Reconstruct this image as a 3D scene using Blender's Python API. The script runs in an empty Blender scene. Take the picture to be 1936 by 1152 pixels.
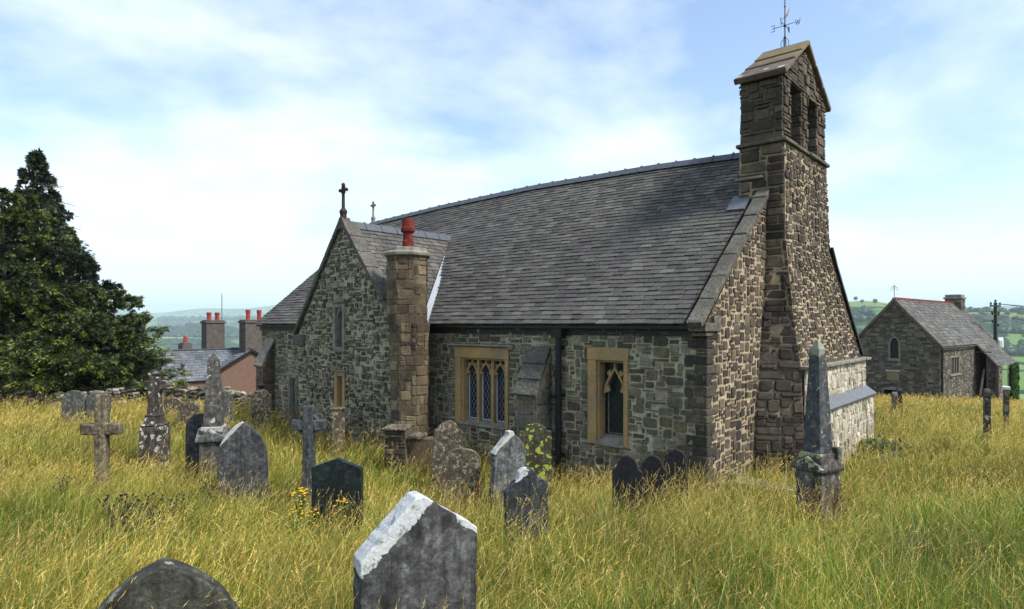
import bpy, math, random
import numpy as np
from mathutils import Vector, noise as mn
PI = math.pi
random.seed(7); rng = np.random.default_rng(7)
SC = bpy.context.scene
COL = SC.collection
# ------------------------------------------------------------------ camera, sky, sun, exposure
EYE = 1.65
cam_d = bpy.data.cameras.new('camera'); cam = bpy.data.objects.new('camera', cam_d); COL.objects.link(cam)
SC.camera = cam
cam.location = (0, 0, EYE); cam.rotation_euler = (PI/2, 0, 0)
cam_d.sensor_width = 36; cam_d.lens = 36*1200/1936; cam_d.shift_y = 36/1936
cam_d.clip_start = 0.05; cam_d.clip_end = 40000
SUN_AZ, SUN_EL = math.radians(118), math.radians(50)      # azimuth clockwise from +Y
sd = bpy.data.lights.new('sun', 'SUN'); sun = bpy.data.objects.new('sun', sd); COL.objects.link(sun)
sd.energy = 2.0; sd.angle = math.radians(9); sd.color = (1, .955, .885)
sv = Vector((math.sin(SUN_AZ)*math.cos(SUN_EL), math.cos(SUN_AZ)*math.cos(SUN_EL), math.sin(SUN_EL)))
sun.rotation_euler = sv.to_track_quat('Z', 'Y').to_euler(); sun.location = (20, -20, 40)
W = bpy.data.worlds.new('World'); SC.world = W; W.use_nodes = True
wt = W.node_tree; wn = wt.nodes; wl = wt.links; wn.clear()
def wnode(t, **k):
    n = wn.new(t)
    for a, b in k.items(): setattr(n, a, b)
    return n
out = wnode('ShaderNodeOutputWorld'); bg = wnode('ShaderNodeBackground'); bg.inputs[1].default_value = .1
wl.new(bg.outputs[0], out.inputs[0])
sky = wnode('ShaderNodeTexSky', sky_type='NISHITA', sun_disc=False, sun_elevation=SUN_EL, sun_rotation=SUN_AZ)
sky.air_density = 1.0; sky.dust_density = 1.2; sky.ozone_density = 1.6
tc = wnode('ShaderNodeTexCoord')
sep = wnode('ShaderNodeSeparateXYZ'); wl.new(tc.outputs['Generated'], sep.inputs[0])
def wm(op, a, b=None, c=None):
    n = wnode('ShaderNodeMath', operation=op)
    for i, v in enumerate((a, b, c)):
        if v is None: continue
        if isinstance(v, (int, float)): n.inputs[i].default_value = v
        else: wl.new(v, n.inputs[i])
    return n.outputs[0]
zc = wm('ADD', wm('MAXIMUM', sep.outputs[2], 0.0), .22)
cmb = wnode('ShaderNodeCombineXYZ')
wl.new(wm('DIVIDE', sep.outputs[0], zc), cmb.inputs[0]); wl.new(wm('DIVIDE', sep.outputs[1], zc), cmb.inputs[1])
cmb.inputs[2].default_value = 3.3
def wnoise(s, d, r, dist=0):
    n = wnode('ShaderNodeTexNoise'); n.inputs['Scale'].default_value = s; n.inputs['Detail'].default_value = d
    n.inputs['Roughness'].default_value = r; n.inputs['Distortion'].default_value = dist
    wl.new(cmb.outputs[0], n.inputs['Vector']); return n.outputs['Fac']
nz = wm('ADD', wm('MULTIPLY', wnoise(.8, 7, .52, .3), .75), wm('MULTIPLY', wnoise(2.3, 6, .6), .25))
cr = wnode('ShaderNodeValToRGB'); wl.new(nz, cr.inputs[0])
cr.color_ramp.elements[0].position = .42; cr.color_ramp.elements[0].color = (0, 0, 0, 1)
cr.color_ramp.elements[1].position = .58; cr.color_ramp.elements[1].color = (1, 1, 1, 1)
cloud = wm('MULTIPLY', cr.outputs[0], .85)
hor = wm('MAXIMUM', wm('SUBTRACT', 1.0, wm('MULTIPLY', sep.outputs[2], 4.2)), 0.0)   # thin high cloud thickens to the horizon
fac = wm('MAXIMUM', cloud, wm('MULTIPLY', wm('POWER', hor, 1.3), .8))
fac = wm('MAXIMUM', fac, .04)
mx = wnode('ShaderNodeMix', data_type='RGBA'); wl.new(fac, mx.inputs[0]); wl.new(sky.outputs[0], mx.inputs[6])
mx.inputs[7].default_value = (4.7, 5.05, 5.25, 1)
wl.new(mx.outputs[2], bg.inputs[0])
SC.view_settings.view_transform = 'Standard'; SC.view_settings.look = 'None'
SC.view_settings.exposure = 1.4; SC.view_settings.gamma = 1
SC.render.engine = 'CYCLES'
SC.cycles.max_bounces = 6; SC.cycles.diffuse_bounces = 3; SC.cycles.glossy_bounces = 2
SC.cycles.transmission_bounces = 4; SC.cycles.transparent_max_bounces = 8; SC.cycles.volume_bounces = 1

# ------------------------------------------------------------------ materials
class NT:
    def __init__(s, name):
        s.m = bpy.data.materials.new(name); s.m.use_nodes = True; s.t = s.m.node_tree; s.t.nodes.clear()
        s.o = s.t.nodes.new('ShaderNodeOutputMaterial'); s.tc = s.t.nodes.new('ShaderNodeTexCoord')
    def n(s, t, ins=None, **k):
        n = s.t.nodes.new(t)
        for a, b in k.items(): setattr(n, a, b)
        for a, b in (ins or {}).items(): s.put(n.inputs[a], b)
        return n
    def put(s, i, v):
        if v is None: return
        if hasattr(v, 'node'): s.t.links.new(v, i)
        else:
            if isinstance(v, tuple) and len(v) == 3 and i.type == 'RGBA': v = v+(1,)
            i.default_value = v
    def obj(s, sc=(1, 1, 1)):
        if sc == (1, 1, 1): return s.tc.outputs['Object']
        return s.n('ShaderNodeMapping', {'Vector': s.tc.outputs['Object'], 'Scale': sc}).outputs[0]
    def noise(s, sc, d=4, r=.55, v=None, dist=0): return s.n('ShaderNodeTexNoise', {'Vector': v or s.obj(), 'Scale': sc, 'Detail': d, 'Roughness': r, 'Distortion': dist}).outputs['Fac']
    def vor(s, sc, v=None, out='Distance', **k): return s.n('ShaderNodeTexVoronoi', {'Vector': v or s.obj(), 'Scale': sc}, **k).outputs[out]
    def ramp(s, f, st):
        n = s.n('ShaderNodeValToRGB', {'Fac': f}); e = n.color_ramp.elements
        while len(e) < len(st): e.new(.5)
        for i, (p, c) in enumerate(st):
            e[i].position = p; e[i].color = (c, c, c, 1) if isinstance(c, (int, float)) else tuple(c)+(1,)
        return n.outputs[0]
    def mix(s, f, a, b, mode='MIX'):
        n = s.n('ShaderNodeMix', data_type='RGBA', blend_type=mode); s.put(n.inputs[0], f); s.put(n.inputs[6], a); s.put(n.inputs[7], b); return n.outputs[2]
    def math(s, op, a, b=None, c=None, clamp=False):
        n = s.n('ShaderNodeMath', operation=op, use_clamp=clamp)
        for i, v in enumerate((a, b, c)): s.put(n.inputs[i], v)
        return n.outputs[0]
    def sepx(s, v): return s.n('ShaderNodeSeparateXYZ', {0: v}).outputs
    def attr(s, a='Col'): return s.n('ShaderNodeAttribute', attribute_name=a).outputs['Color']
    def fin(s, col, rough=.85, bump=None, bs=.4, bd=.02, spec=.3, metal=0):
        b = s.n('ShaderNodeBsdfPrincipled', {'Base Color': col, 'Roughness': rough, 'Specular IOR Level': spec, 'Metallic': metal})
        if bump is not None: s.put(b.inputs['Normal'], s.n('ShaderNodeBump', {'Height': bump, 'Strength': bs, 'Distance': bd}).outputs[0])
        s.t.links.new(b.outputs[0], s.o.inputs[0]); return s.m
M = {}
def g3(v): return (v, v, v)
def masonry(name, lich=.35, wet=.4, tint=(1.06, 1, .88)):
    t = NT(name); a = t.attr(); n1 = t.noise(9, 6, .65); n2 = t.noise(45, 4, .7)
    c = t.mix(1, a, t.ramp(n1, [(.25, .55), (.75, 1.35)]), 'MULTIPLY')
    c = t.mix(1, c, t.ramp(n2, [(.3, .62), (.7, 1.35)]), 'MULTIPLY')
    l = t.ramp(t.noise(26, 5, .7), [(.62, 0), (.68, 1)])
    l = t.math('MULTIPLY', l, t.math('MULTIPLY', t.ramp(t.noise(1.7, 3), [(.4, 0), (.62, 1)]), lich))
    c = t.mix(l, c, (.42, .42, .36))
    st = t.ramp(t.noise(1, 4, .6, t.obj((2.2, 2.2, .55))), [(.36, .52), (.6, 1.1)])
    c = t.mix(wet, c, t.mix(1, c, st, 'MULTIPLY'))
    c = t.mix(1, c, tint, 'MULTIPLY')
    return t.fin(c, .9, t.math('ADD', n1, t.math('MULTIPLY', n2, .6)), .9, .02)
M['south'] = masonry('grey_rubble', .5, .8)
M['west'] = masonry('brown_rubble', .25, .7)
M['gable'] = masonry('pale_rubble', .5, .7)
M['lime'] = masonry('limewashed_rubble', .6, .5)
M['ashlar'] = masonry('sandstone_blocks', .35, .95)
M['school'] = masonry('schoolhouse_rubble', .25, .4)
def slate(name):
    t = NT(name); a = t.attr(); n2 = t.noise(30, 4, .7)
    c = t.mix(1, a, t.ramp(n2, [(.3, .75), (.7, 1.25)]), 'MULTIPLY')
    l = t.ramp(t.noise(14, 6, .75), [(.56, 0), (.66, 1)])
    l = t.math('MULTIPLY', l, t.ramp(t.noise(.55, 3), [(.40, .05), (.62, .75)]))
    c = t.mix(l, c, (.20, .20, .14))
    c = t.mix(.6, c, t.mix(1, c, t.ramp(t.noise(.5, 4, .6), [(.35, .7), (.65, 1.15)]), 'MULTIPLY'))
    return t.fin(t.mix(1, c, (.98, .98, .95), 'MULTIPLY'), .75, n2, .35, .01, .22)
M['slate'] = slate('roof_slate')
def grave(name, base, dark, lich=(.5, .5, .45), la=None, spots=0, spotcol=(.5, .52, .4), spsc=9, rough=.85, streak=.7, nlow=None):
    # la = (x0, slope, c, amp): lichen where z + slope*|x-x0| > c
    t = NT(name); n1 = t.noise(5, 6, .65); n2 = t.noise(60, 4, .7)
    c = t.mix(t.ramp(n1, [(.3, 0), (.7, 1)]), base, dark)
    s = t.ramp(t.noise(1, 5, .65, t.obj((16, 16, 1.1))), [(.38, .45), (.62, 1.5)])
    c = t.mix(streak, c, t.mix(1, c, s, 'MULTIPLY'))
    c = t.mix(1, c, t.ramp(n2, [(.3, .7), (.7, 1.3)]), 'MULTIPLY')
    c = t.mix(1, c, t.ramp(t.noise(13, 6, .75, None, .5), [(.34, .38), (.5, .9), (.64, 1.95)]), 'MULTIPLY')
    if spots:
        d = t.vor(spsc, t.n('ShaderNodeMixRGB', {0: .12, 1: t.obj(), 2: t.n('ShaderNodeTexNoise', {'Vector': t.obj(), 'Scale': 14}).outputs['Color']}).outputs[0])
        rnd = t.sepx(t.vor(spsc, None, 'Color'))[0]
        m = t.math('LESS_THAN', d, t.math('MULTIPLY', rnd, spots))
        m = t.math('MULTIPLY', m, t.ramp(t.noise(3.2, 3), [(.36, 0), (.42, 1)]))
        c = t.mix(m, c, t.mix(t.noise(40), spotcol, tuple(x*.7 for x in spotcol)))
    if la:
        x0, sl, cc, amp = la; q = t.sepx(t.obj())
        h = t.math('ADD', q[2], t.math('MULTIPLY', t.math('ABSOLUTE', t.math('SUBTRACT', q[0], x0)), sl))
        h = t.math('ADD', h, t.math('MULTIPLY', t.math('SUBTRACT', t.noise(7, 5, .65), .5), amp))
        m = t.math('GREATER_THAN', h, cc)
        m2 = t.ramp(t.noise(16, 6, .85), [(.36, .15), (.47, .92)])
        c = t.mix(t.math('MULTIPLY', m, m2), c, t.mix(t.ramp(t.noise(50, 4, .7), [(.35, 0), (.65, 1)]), lich, tuple(x*.72 for x in lich)))
    return t.fin(c, rough, t.math('ADD', n1, t.math('MULTIPLY', n2, .7)), .55, .015)
def plain(name, c, rough=.6, var=.25, metal=0, spec=.3, sc=20):
    t = NT(name); n = t.noise(sc, 5, .65)
    return t.fin(t.mix(1, c, t.ramp(n, [(.3, 1-var), (.7, 1+var)]), 'MULTIPLY'), rough, n, .25, .01, spec, metal)
M['sand'] = (lambda t: t.fin(t.mix(.75, t.mix(t.ramp(t.noise(1.8, 5, .7, None, .6), [(.35, 0), (.7, 1)]), (.42, .27, .105), (.24, .18, .11)), t.ramp(t.noise(28, 5, .7), [(.3, .6), (.7, 1.3)]), 'MULTIPLY'), .9, t.noise(50, 4, .7), .4, .01))(NT('ochre_sandstone'))
M['sandgrey'] = (lambda t: t.fin(t.mix(t.ramp(t.noise(7, 6, .7), [(.4, 0), (.6, 1)]), (.16, .14, .11), (.25, .24, .2)), .9, t.noise(40, 4, .7), .5, .01))(NT('weathered_sandstone'))
M['tile'] = plain('ridge_tile', (.075, .085, .10), .55, .3)
M['redtile'] = plain('red_ridge_tile', (.19, .045, .033), .7, .35)
M['lead'] = plain('lead_sheet', (.42, .45, .47), .5, .15, 0)
M['leaddk'] = plain('dark_lead_sheet', (.12, .128, .138), .5, .2)
M['black'] = plain('black_iron', (.012, .012, .013), .45, .3)
M['iron'] = plain('dark_iron', (.03, .03, .035), .5, .3)
M['gold'] = plain('gilded_metal', (.65, .48, .18), .35, .15, .4)
M['pot'] = plain('red_chimney_pot', (.15, .03, .025), .92, .5, sc=11, spec=.1)
M['potr'] = plain('bright_chimney_pot', (.30, .035, .03), .75, .25)
M['render'] = plain('pink_render', (.165, .10, .072), .95, .14, sc=3)
M['stack'] = plain('grey_rendered_stack', (.095, .08, .07), .95, .35, sc=4)
M['wood'] = (lambda t: t.fin(t.mix(t.ramp(t.noise(3, 5, .7, t.obj((14, 14, 1))), [(.35, 0), (.65, 1)]), (.06, .04, .028), (.2, .16, .12)), .9, t.noise(3, 5, .7, t.obj((14, 14, 1))), .6, .01))(NT('weathered_wood'))
M['pole'] = plain('dark_timber_pole', (.04, .045, .03), .9, .3)
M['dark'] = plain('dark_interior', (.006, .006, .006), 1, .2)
M['white'] = plain('white_enamel', (.6, .62, .62), .5, .1)
M['coping'] = (lambda t: t.fin(t.mix(t.math('MULTIPLY', t.ramp(t.noise(22, 6, .8), [(.44, 0), (.54, 1)]), t.ramp(t.noise(2, 3), [(.4, .3), (.6, 1)])), t.mix(t.noise(6, 5), (.045, .04, .032), (.095, .085, .068)), (.18, .175, .145)), .9, t.noise(30, 5, .8), .8, .02))(NT('lichened_coping'))
def cap_mat():
    t = NT('mossy_cap_stone'); q = t.sepx(t.obj())
    c = t.mix(t.ramp(t.noise(5, 5), [(.35, 0), (.65, 1)]), (.085, .062, .05), (.15, .12, .09))
    m = t.ramp(t.math('ADD', q[2], t.math('MULTIPLY', t.math('SUBTRACT', t.noise(4, 5, .7), .5), 1.1)), [(0, 0), (1, 1)])
    m = t.math('MULTIPLY', t.math('GREATER_THAN', t.math('ADD', q[2], t.math('MULTIPLY', t.math('SUBTRACT', t.noise(4, 6, .75), .5), 1.1)), 7.78), .75)
    c = t.mix(t.math('MULTIPLY', m, .5), c, (.24, .19, .06))
    s = t.math('LESS_THAN', t.vor(3.3), .22)
    s = t.math('MULTIPLY', s, t.math('LESS_THAN', q[2], 7.55))
    c = t.mix(s, c, (.42, .4, .36))
    return t.fin(c, .9, t.noise(30, 5, .7), .5, .015)
M['cap'] = cap_mat()
def glass_mat(name, lead, spx, spz, base):
    t = NT(name); q = t.sepx(t.obj()); u = t.math('MULTIPLY', q[0], spx); v = t.math('MULTIPLY', q[2], spz)
    a = t.math('PINGPONG', t.math('ADD', u, v), .5); b = t.math('PINGPONG', t.math('SUBTRACT', u, v), .5)
    m = t.math('LESS_THAN', t.math('MINIMUM', a, b), .045)
    c = t.mix(t.noise(9, 3), base, tuple(x*2.2 for x in base))
    bs = t.n('ShaderNodeBsdfPrincipled', {'Base Color': t.mix(m, c, lead), 'Roughness': t.math('ADD', t.math('MULTIPLY', m, .5), .22), 'Specular IOR Level': .35})
    bp = t.n('ShaderNodeBump', {'Height': t.math('ADD', m, t.math('MULTIPLY', t.noise(25, 2), .5)), 'Strength': .35, 'Distance': .01})
    t.t.links.new(bp.outputs[0], bs.inputs['Normal']); t.t.links.new(bs.outputs[0], t.o.inputs[0]); return t.m
M['glass'] = glass_mat('leaded_glass', (.2, .22, .24), 10.5, 6.2, (.006, .009, .014))
M['glassdk'] = glass_mat('dark_glass', (.03, .035, .04), 9, 6, (.006, .010, .012))
def leaf_mat(name, tr=.25, varsc=1.5):
    t = NT(name); a = t.attr()
    c = t.mix(1, a, t.ramp(t.noise(varsc, 3), [(.35, .75), (.65, 1.3)]), 'MULTIPLY')
    d = t.n('ShaderNodeBsdfDiffuse', {'Color': c}); e = t.n('ShaderNodeBsdfTranslucent', {'Color': c})
    g = t.n('ShaderNodeBsdfGlossy', {'Color': (1, 1, 1), 'Roughness': .5})
    m = t.n('ShaderNodeMixShader', {0: tr}); t.t.links.new(d.outputs[0], m.inputs[1]); t.t.links.new(e.outputs[0], m.inputs[2])
    m2 = t.n('ShaderNodeMixShader', {0: .03}); t.t.links.new(m.outputs[0], m2.inputs[1]); t.t.links.new(g.outputs[0], m2.inputs[2])
    t.t.links.new(m2.outputs[0], t.o.inputs[0]); return t.m
M['grass'] = leaf_mat('long_grass', .35, .6)
M['leaf'] = leaf_mat('tree_leaves', .2)
M['bark'] = plain('bark', (.05, .035, .025), .95, .4, sc=9)

# ------------------------------------------------------------------ mesh builder and object helpers
class MB:
    def __init__(s): s.v = []; s.f = []; s.c = []
    def add(s, vs, fs, col=(.5, .5, .5)):
        b = len(s.v); s.v += [tuple(x) for x in vs]; s.f += [tuple(i+b for i in f) for f in fs]
        s.c += [col]*len(vs) if not isinstance(col, list) else col
        return s
    def box(s, x0, x1, y0, y1, z0, z1, col=(.5, .5, .5), F=None):
        vs = [(x, y, z) for z in (z0, z1) for y in (y0, y1) for x in (x0, x1)]
        if F: vs = [F(*p) for p in vs]
        return s.add(vs, [(0, 2, 3, 1), (4, 5, 7, 6), (0, 1, 5, 4), (2, 6, 7, 3), (0, 4, 6, 2), (1, 3, 7, 5)], col)
    def prism(s, pts, F, n0, n1, col=(.5, .5, .5)):     # pts 2D, F(p,q,n)
        k = len(pts); vs = [F(p, q, n0) for p, q in pts]+[F(p, q, n1) for p, q in pts]
        fs = [tuple(range(k))[::-1], tuple(range(k, 2*k))]+[(i, (i+1) % k, k+(i+1) % k, k+i) for i in range(k)]
        return s.add(vs, fs, col)
    def tube(s, pts, r, n=8, col=(.5, .5, .5), caps=True):
        pts = [Vector(p) for p in pts]; rs = r if isinstance(r, (list, tuple)) else [r]*len(pts)
        vs = []; fs = []; ref = None
        for i, p in enumerate(pts):
            d = (pts[min(i+1, len(pts)-1)]-pts[max(i-1, 0)]).normalized()
            if ref is None: ref = Vector((0, 0, 1)) if abs(d.z) < .9 else Vector((1, 0, 0))
            a = d.cross(ref).normalized(); b = a.cross(d).normalized(); ref = b
            vs += [p+(a*math.cos(2*PI*j/n)+b*math.sin(2*PI*j/n))*rs[i] for j in range(n)]
        for i in range(len(pts)-1):
            fs += [(i*n+j, i*n+(j+1) % n, (i+1)*n+(j+1) % n, (i+1)*n+j) for j in range(n)]
        if caps: fs += [tuple(range(n))[::-1], tuple(range((len(pts)-1)*n, len(pts)*n))]
        return s.add(vs, fs, col)
    def lathe(s, prof, c=(0, 0, 0), n=12, col=(.5, .5, .5), rot=0, sq=None):
        vs = []; fs = []
        for r, z in prof: vs += [(c[0]+r*math.cos(rot+2*PI*j/n), c[1]+r*math.sin(rot+2*PI*j/n), c[2]+z) for j in range(n)]
        for i in range(len(prof)-1): fs += [(i*n+j, i*n+(j+1) % n, (i+1)*n+(j+1) % n, (i+1)*n+j) for j in range(n)]
        fs += [tuple(range(n))[::-1], tuple(range((len(prof)-1)*n, len(prof)*n))]
        return s.add(vs, fs, col)
    def bar(s, pts, w, d, F=None, col=(.5, .5, .5)):     # flat bar in the p,q plane: width w, from n=d[0] to n=d[1]
        k = len(pts)
        for i in range(k-1):
            a = Vector(pts[i]); b = Vector(pts[i+1]); t = (b-a).normalized(); e = t*(w*.25)
            nn = Vector((-t.y, t.x))*w/2; a = a-e; b = b+e; dd = .0004*(i % 3)
            s.prism([tuple(a-nn), tuple(b-nn), tuple(b+nn), tuple(a+nn)], F, d[0]+dd, d[1]-dd, col)
        return s
    def blob(s, c, r, col=(.5, .5, .5), n=1, seed=0, amp=.25, sq=(1, 1, 1)):
        vs, fs = ICO[n]; o = Vector((seed*3.1, seed*1.7, seed*.9))
        pv = []
        for v in vs:
            k = 1+amp*mn.noise(Vector(v)*1.6+o)*1.6
            pv.append((c[0]+v[0]*r*k*sq[0], c[1]+v[1]*r*k*sq[1], c[2]+v[2]*r*k*sq[2]))
        return s.add(pv, fs, col)
    def build(s, name, mat, parent=None, bevel=0, smooth=False):
        me = bpy.data.meshes.new(name); me.from_pydata(s.v, [], s.f)
        ca = me.color_attributes.new('Col', 'FLOAT_COLOR', 'POINT')
        a = np.ones((len(s.v), 4), np.float32); a[:, :3] = np.array(s.c, np.float32).reshape(-1, 3); ca.data.foreach_set('color', a.ravel())
        me.materials.append(mat if not isinstance(mat, str) else M[mat]); me.update()
        if smooth: me.polygons.foreach_set('use_smooth', [True]*len(me.polygons))
        o = bpy.data.objects.new(name, me); COL.objects.link(o)
        if parent: o.parent = parent
        if bevel:
            b = o.modifiers.new('bevel', 'BEVEL'); b.width = bevel; b.segments = 2; b.limit_method = 'ANGLE'; b.angle_limit = .6
        return o
def make_ico():
    import bmesh
    r = {}
    for n in (1, 2, 3):
        bm = bmesh.new(); bmesh.ops.create_icosphere(bm, subdivisions=n, radius=1)
        bm.verts.ensure_lookup_table(); r[n] = ([tuple(v.co) for v in bm.verts], [tuple(v.index for v in f.verts) for f in bm.faces]); bm.free()
    return r
ICO = make_ico()
def npmesh(name, V, Fs, C, mat, parent=None, tris=True):
    me = bpy.data.meshes.new(name); nv = len(V); nf = len(Fs); k = Fs.shape[1]
    me.vertices.add(nv); me.vertices.foreach_set('co', V.astype(np.float32).ravel())
    me.loops.add(nf*k); me.loops.foreach_set('vertex_index', Fs.astype(np.int32).ravel())
    me.polygons.add(nf); me.polygons.foreach_set('loop_start', np.arange(0, nf*k, k, dtype=np.int32)); me.polygons.foreach_set('loop_total', np.full(nf, k, np.int32))
    ca = me.color_attributes.new('Col', 'BYTE_COLOR', 'POINT') if False else me.color_attributes.new('Col', 'FLOAT_COLOR', 'POINT')
    a = np.ones((nv, 4), np.float32); a[:, :3] = C; ca.data.foreach_set('color', a.ravel())
    me.materials.append(mat); me.update(calc_edges=True)
    o = bpy.data.objects.new(name, me); COL.objects.link(o)
    if parent: o.parent = parent
    return o
def tag(o, label=None, cat=None, group=None, kind=None):
    if label: o['label'] = label
    if cat: o['category'] = cat
    if group: o['group'] = group
    if kind: o['kind'] = kind
    return o
def empty(name, loc, rz=0, label=None, cat=None, group=None):
    o = bpy.data.objects.new(name, None); COL.objects.link(o); o.location = loc; o.rotation_euler = (0, 0, rz); o.empty_display_size = .2
    return tag(o, label, cat, group)
def clip(poly, a, b, c):      # keep a*p+b*q<=c
    r = []
    for i in range(len(poly)):
        P = poly[i]; Q = poly[(i+1) % len(poly)]; dp = a*P[0]+b*P[1]-c; dq = a*Q[0]+b*Q[1]-c
        if dp <= 0: r.append(P)
        if dp*dq < 0: t = dp/(dp-dq); r.append((P[0]+(Q[0]-P[0])*t, P[1]+(Q[1]-P[1])*t))
    return r
def clip_poly(poly, cl):
    ar = sum(cl[i][0]*cl[(i+1) % len(cl)][1]-cl[(i+1) % len(cl)][0]*cl[i][1] for i in range(len(cl)))
    if ar < 0: cl = cl[::-1]
    for i in range(len(cl)):
        x0, y0 = cl[i]; x1, y1 = cl[(i+1) % len(cl)]
        poly = clip(poly, y1-y0, -(x1-x0), (y1-y0)*x0-(x1-x0)*y0)
        if len(poly) < 3: return []
    return poly
def area(p): return abs(sum(p[i][0]*p[(i+1) % len(p)][1]-p[(i+1) % len(p)][0]*p[i][1] for i in range(len(p))))/2
def pcol(pal, v=.15):
    c = random.choice(pal); k = 1+random.uniform(-v, v); return tuple(x*k for x in c)
def rubble(mb, poly, F, holes=(), cell=(.075, .055), ws=(2, 3, 3, 4, 5), hs=(1, 1, 2, 2, 3), pal=((.1, .1, .1),), mort=(.3, .3, .28), proud=.022, gap=.012, jit=.012, quoin=None):
    px = [p[0] for p in poly]; qy = [p[1] for p in poly]; x0, x1, y0, y1 = min(px), max(px), min(qy), max(qy)
    # mortar backing, cut round the openings
    xs = sorted({x0, x1}|{h[0] for h in holes}|{h[1] for h in holes}); ys = sorted({y0, y1}|{h[2] for h in holes}|{h[3] for h in holes})
    for i in range(len(xs)-1):
        for j in range(len(ys)-1):
            cx, cy = (xs[i]+xs[i+1])/2, (ys[j]+ys[j+1])/2
            if any(h[0] < cx < h[1] and h[2] < cy < h[3] for h in holes): continue
            q = clip_poly([(xs[i], ys[j]), (xs[i+1], ys[j]), (xs[i+1], ys[j+1]), (xs[i], ys[j+1])], poly)
            if len(q) > 2 and area(q) > 1e-4: mb.add([F(p, r, 0) for p, r in q], [tuple(range(len(q)))], mort)
    nx = int((x1-x0)/cell[0])+2; ny = int((y1-y0)/cell[1])+2; occ = [[False]*nx for _ in range(ny)]
    for j in range(ny):
        i = 0
        while i < nx:
            if occ[j][i]: i += 1; continue
            w = random.choice(ws); h = random.choice(hs)
            if h >= 3 and w < 3: w = 3
            k = 0
            while k < w and i+k < nx and not occ[j][i+k]: k += 1
            w = max(1, k)
            if w == 1: h = min(h, 2)
            while h > 1 and any(j+b < ny and occ[j+b][i+a] for a in range(w) for b in range(h)): h -= 1
            for a in range(w):
                for b in range(h):
                    if j+b < ny: occ[j+b][i+a] = True
            X0, X1, Y0, Y1 = x0+i*cell[0], x0+(i+w)*cell[0], y0+j*cell[1], y0+(j+h)*cell[1]
            i += w
            g = gap*random.uniform(.6, 1.5); J = lambda: random.uniform(-jit, jit)
            X0 += g+J(); X1 -= g+J(); Y0 += g*.8+J()*.7; Y1 -= g*.8+J()*.7
            for hx0, hx1, hy0, hy1 in holes:
                if X1 > hx0 and X0 < hx1 and Y1 > hy0 and Y0 < hy1:
                    opt = [(X1-hx0, 0), (hx1-X0, 1), (Y1-hy0, 2), (hy1-Y0, 3)]; o = min(opt)[1]
                    if o == 0: X1 = hx0-.004
                    elif o == 1: X0 = hx1+.004
                    elif o == 2: Y1 = hy0-.004
                    else: Y0 = hy1+.004
            if X1-X0 < .02 or Y1-Y0 < .015: continue
            cw = min((X1-X0), (Y1-Y0)); c = lambda: cw*random.uniform(.04, .27)
            P = [(X0+c(), Y0+J()*.4), (X1-c(), Y0+J()*.4), (X1+J()*.4, Y0+c()), (X1+J()*.4, Y1-c()), (X1-c(), Y1+J()*.4), (X0+c(), Y1+J()*.4), (X0+J()*.4, Y1-c()), (X0+J()*.4, Y0+c())]
            P = clip_poly(P, poly)
            if len(P) < 3 or area(P) < .0006: continue
            n = len(P); mx = sum(p[0] for p in P)/n; my = sum(p[1] for p in P)/n
            hgt = proud*random.uniform(.5, 1.5); tx = random.uniform(-.08, .08); ty = random.uniform(-.08, .08)
            ins = lambda f: [(mx+(p[0]-mx)*f, my+(p[1]-my)*f) for p in P]
            r1 = ins(.94); r2 = ins(random.uniform(.74, .88))
            vs = [F(p, q, -.01) for p, q in P]+[F(p, q, max(.003, hgt*.75+tx*(p-mx)+ty*(q-my))) for p, q in r1]+[F(p, q, max(.004, hgt+tx*(p-mx)+ty*(q-my)+random.uniform(-.003, .003))) for p, q in r2]
            fs = [(a, (a+1) % n, n+(a+1) % n, n+a) for a in range(n)]+[(n+a, n+(a+1) % n, 2*n+(a+1) % n, 2*n+a) for a in range(n)]+[tuple(range(2*n, 3*n))]
            mb.add(vs, fs, pcol(pal))
    return mb
def slates(mb, poly, F, sw=.26, sh=.165, pal=((.08, .08, .09),), base=(.03, .03, .035), lift=.016, thick=.01):
    px = [p[0] for p in poly]; qy = [p[1] for p in poly]; x0, x1, y0, y1 = min(px), max(px), min(qy), max(qy)
    xs = [x0+(x1-x0)*i/8 for i in range(9)]
    for i in range(8):
        q = clip_poly([(xs[i], y0), (xs[i+1], y0), (xs[i+1], y1), (xs[i], y1)], poly)
        if len(q) > 2: mb.add([F(p, r, 0) for p, r in q], [tuple(range(len(q)))], base)
    ny = int((y1-y0)/sh+.5); sh = (y1-y0)/ny
    for j in range(ny):
        X = x0-(sw*.5 if j % 2 else 0)-random.uniform(0, .05)
        while X < x1:
            w = sw*random.uniform(.88, 1.12); gp = random.uniform(.0035, .0075)*(sw/.21); a = X+gp; b = X+w-gp; X += w
            ya = y0+j*sh+random.uniform(-.007, .005); yb = y0+(j+1)*sh+.004
            P = clip_poly([(a, ya), (b, ya+random.uniform(-.004, .004)), (b, yb), (a, yb)], poly)
            if len(P) < 3 or area(P) < 5e-4: continue
            l = lift*random.uniform(.7, 1.4); tl = random.uniform(-.02, .02)
            H = lambda p, q: thick*.3+l*(1-(q-ya)/(yb-ya)*.8)+tl*(p-a)
            n = len(P); vs = [F(p, q, H(p, q)) for p, q in P]+[F(p, q, -.003) for p, q in P]
            mb.add(vs, [tuple(range(n))]+[(a2, (a2+1) % n, n+(a2+1) % n, n+a2) for a2 in range(n)], pcol(pal, .22))
    return mb
SL = [(.088, .083, .078), (.078, .074, .068), (.098, .093, .086), (.106, .101, .09), (.082, .074, .076), (.118, .113, .098), (.092, .086, .082), (.072, .069, .064)]
GREY = [(.15, .145, .11), (.115, .112, .088), (.19, .18, .14), (.08, .078, .065), (.24, .225, .175), (.14, .12, .085), (.17, .14, .095), (.10, .082, .065), (.13, .13, .10)]
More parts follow.
